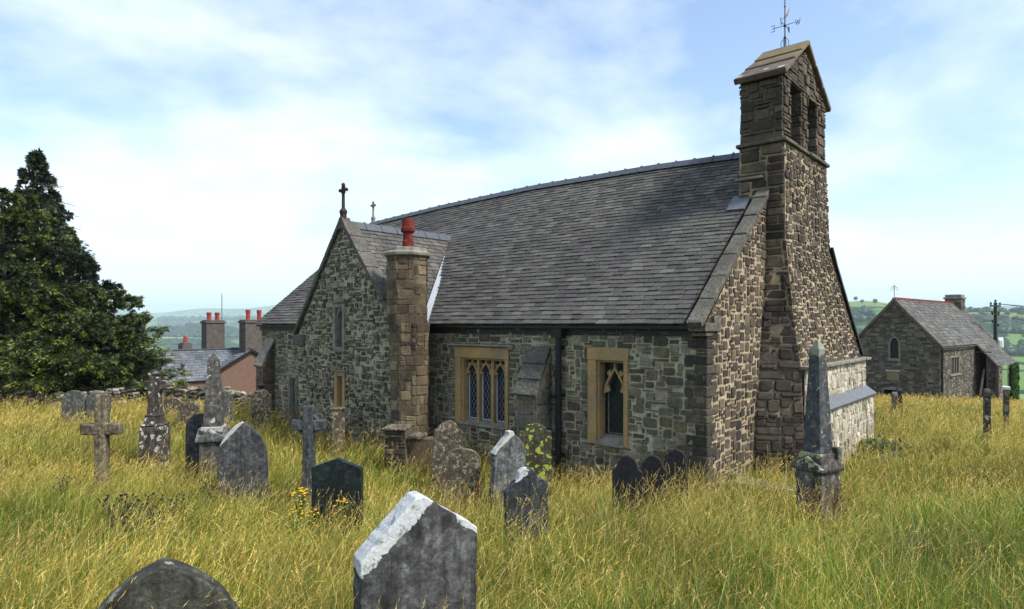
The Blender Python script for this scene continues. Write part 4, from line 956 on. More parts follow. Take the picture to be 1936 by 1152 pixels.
mb.add([(-sw_, 0, -1), (-sw_, sL, -1), (-sw_, sL, sE), (-sw_, 0, sE)], [(0, 1, 2, 3)], (.1, .1, .09)); mb.add([(-sw_, sL, -1), (sw_, sL, -1), (sw_, sL, sE), (0, sL, sA), (-sw_, sL, sE)], [(0, 1, 2, 3, 4)], (.1, .1, .09))
sp(mb, 'wall', 'school')
SLg = [(.10, .098, .09), (.085, .083, .078), (.12, .116, .105), (.072, .07, .068), (.135, .13, .118)]
mb = MB(); sl = math.hypot(sw_+.12, sA-sE)
for sg in (1, -1):
    def FQ(p, q, n, sg=sg):
        t = q/sl; return (sg*((sw_+.12)*(1-t)+n*.75), p, sE-.12+t*(sA-sE+.14)+n*.65+.08)
    slates(mb, [(-.15, 0), (sL+.15, 0), (sL+.15, sl), (-.15, sl)], FQ, .42, .25, SLg, lift=.025)
def FQ(p, q, n):
    t = q/sl; return ((sw_+.12)*(1-t)+n*.75, p, sE-.12+t*(sA-sE+.14)+n*.65+.08)
slates(mb, [(8.5, -1.95), (14.4, -1.95), (14.4, .02), (8.5, .02)], FQ, .42, .25, SLg, lift=.025)
RS = sp(mb, 'roof', 'slate')
mb = MB(); y = -.1
while y < sL-2.3: mb.box(-.11, .11, y, y+.42, sA+.0, sA+.13); mb.box(-.13, .13, y+.40, y+.45, sA, sA+.16); y += .45
sp(mb, 'ridge_tile', 'redtile', RS, bevel=.02)
for sg in (1, -1):
    mb = MB(); mb.prism([(sg*(sw_+.22), sE-.22), (sg*(sw_+.22), sE-.02), (0, sA+.1), (0, sA-.12)][::sg], lambda p, q, n: (p, n, q), -.16, -.04); sp(mb, 'bargeboard', 'wood')
mb = MB(); rubble(mb, [(-.55, 4.6), (.55, 4.6), (.55, 7.1), (-.55, 7.1)], lambda p, q, n: (p, sL-1.6-n, q), **k3)
rubble(mb, [(0, 4.6), (1.15, 4.6), (1.15, 7.1), (0, 7.1)], lambda p, q, n: (.55+n, sL-1.6+p, q), **k3); rubble(mb, [(0, 4.6), (1.15, 4.6), (1.15, 7.1), (0, 7.1)], lambda p, q, n: (-.55-n, sL-.45-p, q), **k3)
mb.box(-.54, .54, sL-1.59, sL-.46, 4.6, 7.08, (.1, .1, .09))
for o2 in mb.v[:0]: pass
cs = sp(mb, 'chimney', 'school'); mb = MB(); mb.box(-.65, .65, sL-1.7, sL-.35, 7.08, 7.24); mb.box(-.55, .55, sL-1.6, sL-.45, 7.24, 7.45); sp(mb, 'chimney_cap', 'sandgrey', cs, bevel=.04)
# gable window
def gothpts(x0, x1, z0, z1, zs, n=7):
    xm = (x0+x1)/2; h = (x1-x0)/2; R = [(x1-h*t, zs+(z1-zs)*math.sin(math.acos(1-t))/1.0) for t in [i/n for i in range(n+1)]]
    R = [(xm+h*(1-t**1.7), zs+(z1-zs)*math.sin(t*PI/2)) for t in [i/n for i in range(n+1)]]
    return [(x0, z0), (x1, z0)]+R+[(2*xm-x, z) for x, z in R[-2::-1]]
m = MB(); P = gothpts(GWX0+.03, GWX1-.03, GWZ0+.03, GWZ1+.1, GWZ1-.42); m.bar(P+[P[0]], .09, (-.12, .03), lambda p, q, n: (p, -n, q)); gw = sp(m, 'window', 'sandgrey')
m = MB(); m.prism(P, lambda p, q, n: (p, -n, q), -.14, -.1); m.box(GWX0-.0, GWX1, .14, .2, GWZ0, GWZ1+.15); sp(m, 'glass', 'glassdk', gw)
m = MB(); A_ = P[2:]; zt_ = GWZ1+.16
m.add([(x, -.004, z) for x, z in A_]+[(x*1.2, -.004, zt_) for x, z in A_], [(i, i+1, len(A_)+i+1, len(A_)+i) for i in range(len(A_)-1)], (.11, .1, .09)); m.c = [(.11, .1, .09)]*len(m.v); sp(m, 'window_head', 'school', gw)
m = MB(); m.box(GWX0-.05, GWX1+.05, -.07, .1, GWZ0-.08, GWZ0+.01)
sp(m, 'sill', 'sandgrey', gw)
# plaque, basement doorway, side window, downpipe
m = MB(); m.box(-.42, .28, -.05, .02, 1.35, 1.95); pl = sp(m, 'plaque', plain('sandstone_plaque', (.22, .17, .10), .9, .15))
m = MB(); m.box(-.49, .35, -.08, .02, 1.95, 2.02); sp(m, 'plaque_hood', 'school', pl)
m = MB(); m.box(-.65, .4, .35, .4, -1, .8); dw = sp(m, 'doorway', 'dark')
m = MB(); m.prism([(-.75, .70), (.5, .70), (.5, .80), (-.1, .93), (-.75, .80)], lambda p, q, n: (p, -n, q), -.3, .05); sp(m, 'lintel', 'sandgrey', dw)
m = MB(); m.box(.1, .4, -.04, .3, -1, .72); sp(m, 'door_post', 'wood', dw)
x0, x1, z0, z1 = SWIN
m = MB(); m.box(sw_-.08, sw_+.03, x0, x0+.12, z0, z1); m.box(sw_-.08, sw_+.03, x1-.12, x1, z0, z1); m.box(sw_-.08, sw_+.02, x0+.12, x1-.12, z1-.1, z1); m.box(sw_-.08, sw_+.12, x0-.1, x1+.1, z0-.1, z0)
for k in range(1, 4): yy = x0+(x1-x0)*k/4; m.box(sw_-.07, sw_+.0, yy-.05, yy+.05, z0, z1-.1)
swn = sp(m, 'window', 'sandgrey'); m = MB(); m.box(sw_-.16, sw_-.12, x0, x1, z0, z1); sp(m, 'glass', 'dark', swn)
m = MB(); m.tube([(sw_+.1, .12, sE-.15), (sw_+.1, .12, -1)], .06, 8); m.tube([(sw_+.2, -.1, sE-.12), (sw_+.2, 8.6, sE-.12)], .06, 6); sp(m, 'downpipe', 'black')
# porch / lean-to
zq = sE-.12-1.95/sl*(sA-sE+.14)
xq = sw_+.12+1.95/sl*(sw_+.12)-.12
m = MB()
rubble(m, [(sw_+.75, -1), (xq, -1), (xq, zq+.02), (sw_+.75, zq+.8)], lambda p, q, n: (p, 8.7-n, q), **k3)
rubble(m, [(8.7, -1), (10.2, -1), (10.2, zq), (8.7, zq)], lambda p, q, n: (xq+n, p, q), **k3); rubble(m, [(12.0, -1), (14.3, -1), (14.3, zq), (12, zq)], lambda p, q, n: (xq+n, p, q), **k3)
po = sp(m, 'porch', 'school')
m = MB(); m.box(sw_+.02, xq-.05, 9.6, 14.2, -1, sE-.2); m.v = m.v; 
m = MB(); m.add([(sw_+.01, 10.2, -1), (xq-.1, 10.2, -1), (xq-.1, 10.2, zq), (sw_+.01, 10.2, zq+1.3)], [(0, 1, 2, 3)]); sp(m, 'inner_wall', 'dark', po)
m = MB(); m.tube([(sw_+.4, 8.2, -.4), (sw_+.2, 8.0, 1.5)], .001, 4)
m = MB(); m.prism([(-1, 0), (-.9, 0), (1.0, 1.8), (.9, 1.85)], lambda p, q, n: (sw_+.5+n, 8.0+p*.6, q), 0, .12); m.box(sw_+.1, sw_+1.0, 8.6, 8.66, zq+1.0, zq+1.08); m.box(xq-.05, xq+.12, 8.5, 8.62, -1, zq); m.box(sw_+.7, sw_+.8, 8.55, 8.66, -1, zq+.7)
m.prism([(sw_+.12, sE-.12), (sw_+.12, sE-.0), (xq+.12, zq+.06), (xq+.12, zq-.08)], lambda p, q, n: (p, n, q), 8.42, 8.5); sp(m, 'porch_timber', 'wood', po)
m = MB(); m.tube([(0, -.02, sA+.05), (0, -.02, sA+1.0)], .02, 6)
for sg in (1, -1): m.tube([(0, -.02, sA+.75), (sg*.18, -.02, sA+.8), (sg*.2, -.02, sA+.65), (sg*.08, -.02, sA+.62)], .018, 5)
m.tube([(-.12, -.02, sA+.88), (.12, -.02, sA+.88)], .015, 5); sp(m, 'finial_cross', 'iron')
# ivy on the end of the porch
def leafcloud(name, pts, nrm, size, cols, parent=None, mat='leaf', droop=0, elong=1.0):
    n = len(pts); pts = np.asarray(pts); nrm = np.asarray(nrm)
    d = nrm+rng.normal(0, .55, (n, 3)); d[:, 2] -= droop; d /= np.linalg.norm(d, axis=1)[:, None]
    up = rng.normal(0, 1, (n, 3)); s = np.cross(d, up); s /= np.linalg.norm(s, axis=1)[:, None]
    L = size*rng.uniform(.6, 1.4, n)[:, None]; w = L*.45/elong
    V = np.stack([pts, pts+d*L*.5+s*w, pts+d*L, pts+d*L*.5-s*w], 1).reshape(-1, 3)
    Fs = np.arange(n*4).reshape(-1, 4); ci = rng.integers(0, len(cols), n); C = np.asarray(cols)[ci]*rng.uniform(.75, 1.25, (n, 1))
    return npmesh(name, V, Fs, np.repeat(C, 4, 0), M[mat], parent)
n = 2600; p = np.stack([np.full(n, xq+.05)+rng.uniform(0, .15, n), rng.uniform(12.3, 14.4, n), rng.uniform(-.8, zq, n)], 1)
iv = leafcloud('ivy', p, np.tile([1, -.4, .2], (n, 1)), .16, [(.05, .12, .02), (.08, .17, .03), (.04, .09, .02)])
iv.location = (S0p[0], S0p[1], sgz); iv.rotation_euler = (0, 0, SA); tag(iv, 'green ivy climbing the far end of the schoolhouse porch', 'ivy')

# ------------------------------------------------------------------ cottages on the left
k_ = 1.3; P0 = (-14.8*k_, 36*k_); hb = EYE-9.5
HS = empty('cottage', (P0[0], P0[1], hb), TH, 'slate-roofed cottage with pink rendered gable and tall grey chimneys', 'house')
zz = lambda r: EYE+r*k_-hb
def hp(mb, name, mat, parent=None, **k): return mb.build(name, mat, parent or HS, **k)
zA = zz(-1.47); zL = zz(-2.62); zM = zz(-3.07); eh = 1.9*k_
m = MB(); m.prism([(-eh, 0), (eh, 0), (eh, zL), (0, zA-.05), (-eh, zL)], lambda p, q, n: (n, p, q), -4, .0, (.2, .12, .09)); hp(m, 'wall', 'render')
BL = [(.13, .145, .17), (.10, .115, .14), (.16, .175, .195), (.12, .13, .15)]
m = MB(); l2 = math.hypot(eh+.15, zA-zL+.1)
for sg in (1, -1):
    F = lambda p, q, n, sg=sg: (.18-p, sg*((eh+.15)*(1-q/l2)+n*.5), zL-.08+(zA-zL+.1)*q/l2+n*.8)
    slates(m, [(0, 0), (3.6, 0), (3.6, l2), (0, l2)], F, .4, .25, BL, lift=.025)
hw2 = 1.44*k_; mr = -1.5*k_; l3 = math.hypot(hw2, zA-zM)
for sg in (1, -1):
    F = lambda p, q, n, sg=sg: (mr+sg*(hw2*(1-q/l3)+n*.7), -p, zM+(zA-zM)*q/l3+n*.7)
    slates(m, [(-1.5, 0), (17, 0), (17, l3), (-1.5, l3)], F, .45, .235, BL, lift=.028)
rf = hp(m, 'roof', 'slate')
m = MB(); m.box(mr-hw2+.2, mr+hw2-.2, -16.9, 1.4, 0, zM-.02, (.2, .2, .18)); hp(m, 'wall', 'render')
m = MB(); m.box(mr-.1, mr+.1, -17, 1.4, zA+.01, zA+.09); m.box(-3, .2, -.09, .09, zA+.02, zA+.1); hp(m, 'ridge_tile', 'tile', rf)
m = MB()
for sg in (1, -1): m.prism([(sg*(eh+.18), zL-.18), (sg*(eh+.18), zL-.02), (0, zA+.03), (0, zA-.16)][::sg], lambda p, q, n: (n, p, q), .005, .2)
hp(m, 'bargeboard', 'black')
def stack(x, y, w, d, z0, z1, pots, ph):
    m = MB(); m.box(x-w/2, x+w/2, y-d/2, y+d/2, z0, z1-.25); m.box(x-w/2-.07, x+w/2+.07, y-d/2-.07, y+d/2+.07, z1-.25, z1-.08); m.box(x-w/2, x+w/2, y-d/2, y+d/2, z1-.08, z1); c = hp(m, 'chimney', 'stack', bevel=.04)
    for dx, dy in pots: MB().lathe([(.15, 0), (.145, ph*.7), (.18, ph*.72), (.18, ph*.85), (.16, ph*.86), (.19, ph), (.12, ph), (.12, ph*.6)], (x+dx, y+dy, z1-.02), 10).build('chimney_pot', M['potr'], c)
    return c
stack(-.55, .42, 1.0, 1.65, zA-1.4, zz(.22), [(0, -.38), (0, .48)], .75)
stack(mr-.6, -1.65, .9, 1.35, zA-1.2, zz(.2), [(0, -.3), (0, .3)], .58)
m = MB(); m.lathe([(.12, 0), (.12, 1.05), (.2, 1.05), (.2, 1.12), (.05, 1.2)], (mr+hw2*.78, -4.6, zM+.1), 8); hp(m, 'flue', 'stack')
m = MB(); x, y = mr-.6, -1.0; z = zz(.2); m.tube([(x, y, z-1.2), (x, y, z+2.0)], .025, 6)
for i in range(5): m.tube([(x-.08, y, z+1.0+i*.2), (x+.08, y, z+1.0+i*.2)], .012, 4)
hp(m, 'aerial', 'iron')
x, y = at(350, 62); o = empty('cottage', (x, y, EYE-9), TH, 'small farther cottage showing only its red-potted chimney above the slate roof', 'house')
zt2 = 9-36/1200*62
m = MB(); m.box(-.55, .55, -.45, .45, zt2-2.0, zt2-.1); m.box(-.45, .45, -.35, .35, zt2-.1, zt2); c = m.build('chimney', M['stack'], o, bevel=.03); MB().lathe([(.2, 0), (.17, .6)], (0, 0, zt2), 8).build('chimney_pot', M['potr'], c)
m = MB(); m.prism([(-3, zt2-3.5), (3, zt2-3.5), (0, zt2-1.5)], lambda p, q, n: (p, n, q), -4, 4, (.1, .11, .13)); m.box(-2.8, 2.8, -3.9, 3.9, 0, zt2-3.45, (.2, .18, .16)); m.build('body', M['slate'], o)

# ------------------------------------------------------------------ power pole and wires
PL = at(1882, 50); pz = EYE-5.5
o = empty('power_pole', (PL[0], PL[1], pz), .5, 'dark timber power pole with transformer and insulators beyond the schoolhouse', 'power pole')
ph = EYE+40/1200*50-pz
MB().tube([(0, 0, 0), (0, 0, ph)], [.16, .12], 8).build('pole', M['pole'], o)
m = MB(); m.box(-.75, .75, -.06, .06, ph-.35, ph-.22); m.box(-.5, .5, -.06, .06, ph-1.0, ph-.9); m.build('crossarm', M['pole'], o)
for zx in ((-.7, ph-.2), (0, ph+.02), (.7, ph-.2), (-.5, ph-.9), (.5, ph-.9), (.45, ph-1.9), (-.4, ph-1.6)): MB().lathe([(.05, 0), (.09, .05), (.05, .1), (.09, .15), (.04, .2)], (zx[0], 0, zx[1]), 6).build('insulator', M['black'], o)
MB().lathe([(.3, 0), (.34, .05), (.34, .6), (.28, .7)], (.45, 0, ph-3.6), 10).box(.1, .9, -.15, .15, ph-3.0, ph-2.75).build('transformer', M['white'], o)
for i, (dz, x1, y1, z1) in enumerate(((-.1, 62, 40, -2.0), (-.1, 75, 52, -.9), (-1.0, 58, 38, -3.6))):
    a = Vector((PL[0], PL[1], pz+ph+dz)); b = Vector((x1, y1, a.z+z1)); pts = [a.lerp(b, t/12)-Vector((0, 0, 2.0*(t/12)*(1-t/12))) for t in range(13)]
    w = MB().tube(pts, .022, 4).build('power_wire', M['black']); tag(w, ['thin power wire dipping from the pole top to the right', 'nearly level power wire running right from the pole top', 'lower power wire dropping steeply to the right from the pole'][i], 'wire', 'wires from the power pole')

# ------------------------------------------------------------------ trees
def branch_tubes(m, base, top, r0, n=14, spread=1.5, lo=.25):
    m.tube([base, (Vector(base)+Vector(top))/2+Vector((.05, .05, 0)), top], [r0, r0*.6, r0*.1], 8)
    b = Vector(base); t = Vector(top)
    for i in range(n):
        f = random.uniform(lo, .92); p = b.lerp(t, f); a = random.uniform(0, 2*PI); l = spread*(1-f*.75)
        q = p+Vector((math.cos(a)*l*.6, math.sin(a)*l*.6, l*.12)); r = p+Vector((math.cos(a)*l, math.sin(a)*l, l*.05))
        m.tube([p, q, r], [r0*.3*(1-f*.6), r0*.18*(1-f*.6), .01], 5)
def conifer(name, X, Y, top, rad, label, cols, nspray=900, z0=None, droop=.5, shape=1.0, lsize=.16, seed=1, per=60, cat='tree', offs=(0, 0)):
    R = np.random.default_rng(seed); g = hz(X, Y)-.1; H = top-g; o = empty(name, (X, Y, g), 0, label, cat)
    m = MB(); branch_tubes(m, (0, 0, 0), (offs[0], offs[1], H*.97), .05*H**.8*.5, 26, rad*.8); m.build('trunk', M['bark'], o)
    # branch sprays: each a drooping fan of small leaf blades, spread through the volume near the outer shell
    nb = nspray//16; bf = np.sort(R.uniform(0, 1.0, nb)**.85); ba = np.arange(nb)*2.4+R.normal(0, .3, nb)
    lump = 1+.18*np.sin(ba*2+bf*9+seed)
    bl = rad*np.clip(1-bf, 0, 1)**shape*lump*R.uniform(.68, 1.2, nb)+.06
    bi = R.choice(nb, nspray, p=(bl+.12)**1.15/((bl+.12)**1.15).sum()); f = bf[bi]; az = ba[bi]; u = R.uniform(.22, 1.0, nspray)**.7; ln = bl[bi]
    sp_ = ln*.16*(1.2-u*.6)
    c = np.stack([np.cos(az)*ln*u+offs[0]*f, np.sin(az)*ln*u+offs[1]*f, .4+f*(H-.5)+ln*(.28*u-.30*droop*u*u)], 1)+R.normal(0, 1, (nspray, 3))*sp_[:, None]*np.array([1, 1, .35])
    az = az+R.normal(0, .55, nspray)
    dirn = np.stack([np.cos(az), np.sin(az), R.uniform(-.1, .3, nspray)+.9*f**3], 1); dirn /= np.linalg.norm(dirn, axis=1)[:, None]
    Ls = (rad*.12+.16)*R.uniform(.4, 1.5, nspray)*np.clip(1-f, .04, 1)**.6*np.where(R.uniform(0, 1, nspray) < .12, 1.6, 1)
    N = nspray*per; t = R.uniform(0, 1, (nspray, per)); side = R.normal(0, .15, (nspray, per, 3))
    c[:, 2] = np.minimum(c[:, 2], H-.25); P = c[:, None, :]+dirn[:, None, :]*(t*Ls[:, None])[..., None]+side*(Ls[:, None]*(.35+.65*(1-t)))[..., None]
    P[..., 2] -= droop*(t**2)*Ls[:, None]
    D = dirn[:, None, :]*np.ones((1, per, 1))+R.normal(0, .45, (nspray, per, 3)); D[..., 2] -= droop*t*1.4; D /= np.linalg.norm(D, axis=2)[..., None]
    P = P.reshape(-1, 3); D = D.reshape(-1, 3); s = np.cross(D, R.normal(0, 1, (N, 3))); s /= np.linalg.norm(s, axis=1)[:, None]
    L = lsize*R.uniform(.5, 1.4, N)[:, None]; w = L*.17
    V = np.stack([P-s*w*.4, P+D*L*.45+s*w-0*D, P+D*L, P+D*L*.45-s*w], 1).reshape(-1, 3)
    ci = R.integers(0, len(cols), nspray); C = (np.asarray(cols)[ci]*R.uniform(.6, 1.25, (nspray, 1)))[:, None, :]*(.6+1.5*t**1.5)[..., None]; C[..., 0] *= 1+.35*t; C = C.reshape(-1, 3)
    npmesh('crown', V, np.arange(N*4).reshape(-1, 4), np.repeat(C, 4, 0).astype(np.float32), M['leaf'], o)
    return o
YEW = [(.034, .06, .012), (.055, .088, .015), (.022, .04, .012), (.08, .115, .018)]
CYP = [(.02, .036, .018), (.03, .05, .022), (.014, .026, .014)]
HOL = [(.035, .066, .018), (.048, .082, .022), (.024, .044, .016), (.075, .115, .035)]
def px3(px, py, Y): return ((px-968)/1200*Y, Y, EYE+(612-py)/1200*Y)
x, y, z = px3(66, 285, 31); conifer('cypress_tree', x, y, z+.2, 5.6, 'tall dark cypress with drooping sprays and a thin nodding top', CYP, 2800, droop=1.3, shape=1.08, lsize=.22, seed=4, per=70, offs=(.1, 0))
x, y, z = px3(22, 355, 27.5); conifer('yew_tree', x-.4, y, z, 4.4, 'broad dark yew filling the left edge behind the wall', YEW, 1900, droop=.35, shape=.62, lsize=.17, seed=5, per=70)
x, y, z = px3(135, 450, 29); conifer('cypress_tree', x, y, z, 3.9, 'shorter dark cypress leaning right below the tall one', CYP, 1400, droop=.8, shape=.85, lsize=.2, seed=6, per=65)
x, y, z = px3(214, 545, 27.5); conifer('holly_tree', x, y, z, 2.05, 'rounded broadleaf holly at the right end of the dark tree group', HOL, 1300, droop=.0, shape=.55, lsize=.12, seed=7, per=60)
x, y, z = px3(120, 590, 26.3); conifer('yew_tree', x, y, z, 2.9, 'low dark yew directly above the two far left headstones', YEW, 1200, droop=.3, shape=.55, lsize=.15, seed=8, per=60)
x, y, z = px3(-50, 335, 30); conifer('yew_tree', x, y, z, 4.4, 'dark yew cut off by the left edge of the picture', YEW, 1300, droop=.35, shape=.6, lsize=.2, seed=9, per=60)
x, y, z = px3(349, 702, 23.6); conifer('elder_sapling', x, y, z, .35, 'small light green sapling growing on the wall before the cottage', [(.12, .2, .04), (.18, .26, .06)], 60, droop=0, shape=.4, lsize=.09, seed=11, per=30, cat='sapling')
# field trees on the far hills
def tree_proto():
    m = MB(); R = random.Random(5)
    for i in range(26):
        a = R.uniform(0, 2*PI); e = R.uniform(-.3, 1); r = R.uniform(.2, .8)
        m.blob((math.cos(a)*r*3.4*(1-.3*e), math.sin(a)*r*3.4*(1-.3*e), 5.5+e*3.2), R.uniform(1.1, 1.9), R.choice([(.025, .05, .018), (.035, .065, .02), (.02, .04, .015)]), 2, R.random()*90, .5)
    o = empty('field_tree', (0, 0, 0)); m.build('crown', M['leaf'], o); MB().tube([(0, 0, -1), (0, 0, 4), (.3, .1, 6)], [.35, .28, .15], 6).build('trunk', M['bark'], o); return o
TP = tree_proto()
def first_hit(px, py):
    dx = (px-968)/1200; dz = (612-py)/1200; Y = 150.0
    while Y < 9000:
        if EYE+dz*Y < hz(dx*Y, Y): return dx*Y, Y
        Y *= 1.006
    return None
ft = [(1630, 575), (1655, 577), (1618, 570), (1645, 600), (1622, 604), (1664, 606), (1633, 590), (1838, 580), (1855, 598), (1862, 604), (1848, 610), (1925, 574), (1912, 571), (1872, 570), (1905, 600), (1930, 600), (1920, 612), (1895, 612), (1932, 660), (1928, 668), (1915, 672), (1860, 574), (1842, 568), (1640, 615), (1830, 602)]
side_words = ['alone', 'by a hedge', 'on the skyline', 'below the ridge']
k = 0
for i, (px, py) in enumerate(ft):
    h = first_hit(px, py)
    if not h: continue
    o = TP if k == 0 else TP.copy()
    if k:
        COL.objects.link(o)
        for c in TP.children: d = c.copy(); COL.objects.link(d); d.parent = o
    s = random.uniform(.8, 1.35); s *= max(1, h[1]/1500)
    o.location = (h[0], h[1], hz(*h)-.3); o.rotation_euler = (0, 0, random.uniform(0, 6)); o.scale = (s*1.1, s*1.1, s)
    tag(o, 'small round dark tree on the green hillside beyond the schoolhouse', 'tree', 'field trees on the far hillside'); k += 1
# woods and hedges, one mass
def woods():
    V0 = np.array(ICO[1][0]); F0 = np.array(ICO[1][1]); R = np.random.default_rng(3); P = []
    def seg(x0, y0, x1, y1, n, w, s0=4, s1=8):
        for t in R.uniform(0, 1, n): P.append((x0+(x1-x0)*t+R.normal(0, w), y0+(y1-y0)*t+R.normal(0, w), R.uniform(s0, s1)))
    def patch(px0, px1, py, n, w):
        for _ in range(n):
            h = first_hit(R.uniform(px0, px1), py+R.uniform(-w, w))
            if h: P.append((h[0], h[1], R.uniform(4.5, 8)*max(1, h[1]/1600)))
    patch(1885, 1990, 622, 500, 9); patch(1840, 1900, 607, 60, 3); patch(1900, 2000, 668, 160, 5); patch(1610, 1680, 606, 60, 1); patch(1605, 1650, 594, 60, 5); patch(1590, 1680, 634, 80, 2); patch(1820, 1960, 590, 60, 1)
    patch(285, 450, 630, 900, 8); patch(430, 520, 622, 260, 6); patch(300, 520, 606, 160, 1); patch(300, 520, 616, 120, 1); patch(300, 420, 650, 200, 4); patch(560, 1500, 640, 300, 20)
    P = np.array(P); n = len(P); z = height(P[:, 0], P[:, 1]); C = np.stack([P[:, 0], P[:, 1], z+P[:, 2]*.5], 1)
    V = (V0[None]*(P[:, 2][:, None, None]*R.uniform(.7, 1.3, (n, len(V0), 1)))*np.array([1.1, 1.1, .85])+C[:, None]).reshape(-1, 3)
    Fs = (F0[None]+(np.arange(n)*len(V0))[:, None, None]).reshape(-1, 3); Cc = np.repeat(np.array([(.02, .042, .016), (.03, .055, .018), (.016, .034, .014)])[R.integers(0, 3, n)], len(V0), 0)
    tag(npmesh('distant_woodland', V, Fs, Cc, M['leaf']), 'dark woods and hedges patching the far hills', 'woodland', kind='stuff')
woods()

# ------------------------------------------------------------------ grass
def inside_church(x, y):
    dx = x-C0[0]; dy = y-C0[1]; lx = dx*AX[0]+dy*AX[1]; ly = dx*AY[0]+dy*AY[1]
    a = (lx > -LEN) & (lx < .03) & (ly > -.03) & (ly < WID); b = (lx > -10.02) & (lx < -5.75) & (ly > -.9) & (ly < .5)
    c = (lx > 0) & (lx < .86) & (ly > 1.8) & (ly < 6.95)
    return a | b | c
def inside_school(x, y):
    dx = x-S0p[0]; dy = y-S0p[1]; lx = dx*SAX[0]+dy*SAX[1]; ly = dx*(-SAX[1])+dy*SAX[0]
    return (abs(lx) < 2.65) & (ly > -.05) & (ly < 16)
def scatter(n0, pw, ymin, ymax, nmax):
    # density n0*(4/Y)^pw per square metre over the wedge in view, with a margin either side
    ys = np.linspace(ymin, ymax, 400); wd = 1.68*np.maximum(ys, 1)+5; de = n0*(4/np.maximum(ys, 4))**pw*wd; cdf = np.cumsum(de); tot = cdf[-1]*(ys[1]-ys[0]); cdf = cdf/cdf[-1]
    n = int(min(tot, nmax)); Y = np.interp(rng.uniform(0, 1, n), cdf, ys); X = rng.uniform(-.5, .5, n)*(1.68*np.maximum(Y, 1)+5)
    ok = ~inside_church(X, Y) & ~inside_school(X, Y)
    ok &= ~((Y > 24.9) & (X < -6))
    for sx, sy, r in STONES:
        if r: ok &= np.hypot(X-sx, Y-sy) > min(r*.45, .13)
    return X[ok], Y[ok]
def pn(X, Y, s, ph=0):   # cheap smooth 2D noise in 0..1
    return .5+.25*(np.sin(X*s+1.3+ph+1.7*np.sin(Y*s*.7+ph))+np.sin(Y*s*1.1+2.1*ph+1.3*np.sin(X*s*.8+2)))
def blades(X, Y, Lm, lean, wbase, C, curl=.5, ld=None):
    n = len(X); Z = height(X, Y)-.02; az = rng.uniform(0, 2*PI, n) if ld is None else ld
    ln = lean; L = Lm
    d = np.stack([np.cos(az), np.sin(az), np.zeros(n)], 1); fa = rng.uniform(0, PI, n); s = np.stack([np.cos(fa), np.sin(fa), np.zeros(n)], 1)
    B = np.stack([X, Y, Z], 1); ts = [0, .35, .7, 1.0]; Vs = []
    w = wbase*np.maximum(1, Y/5.5)**.8
    for t in ts:
        hor = ln*(t**1.2)*L*(1+curl*t); ver = L*(t-.5*np.minimum(ln, 1.2)**2*t*t*.8*(1+curl*t*.4))
        c = B+d*hor[:, None]+np.array([0, 0, 1])*ver[:, None]; ww = (w*(1-.75*t) if t < 1 else w*.0)
        if t < 1: Vs += [c-s*ww[:, None], c+s*ww[:, None]]
        else: Vs.append(c)
    V = np.stack(Vs, 1); tip = V[:, 6]; dirt = tip-(V[:, 4]+V[:, 5])/2
    Fb = np.array([[0, 1, 3], [0, 3, 2], [2, 3, 5], [2, 5, 4], [4, 5, 6]]); F_ = (Fb[None]+(np.arange(n)*7)[:, None, None]).reshape(-1, 3)
    return V.reshape(-1, 3), F_, np.repeat(C, 7, 0), tip, dirt
GR = np.array([(.11, .21, .014), (.16, .25, .02), (.06, .14, .012), (.27, .28, .03)]); ST = np.array([(.52, .38, .08), (.60, .45, .11), (.42, .27, .05), (.66, .52, .17), (.36, .31, .05)])
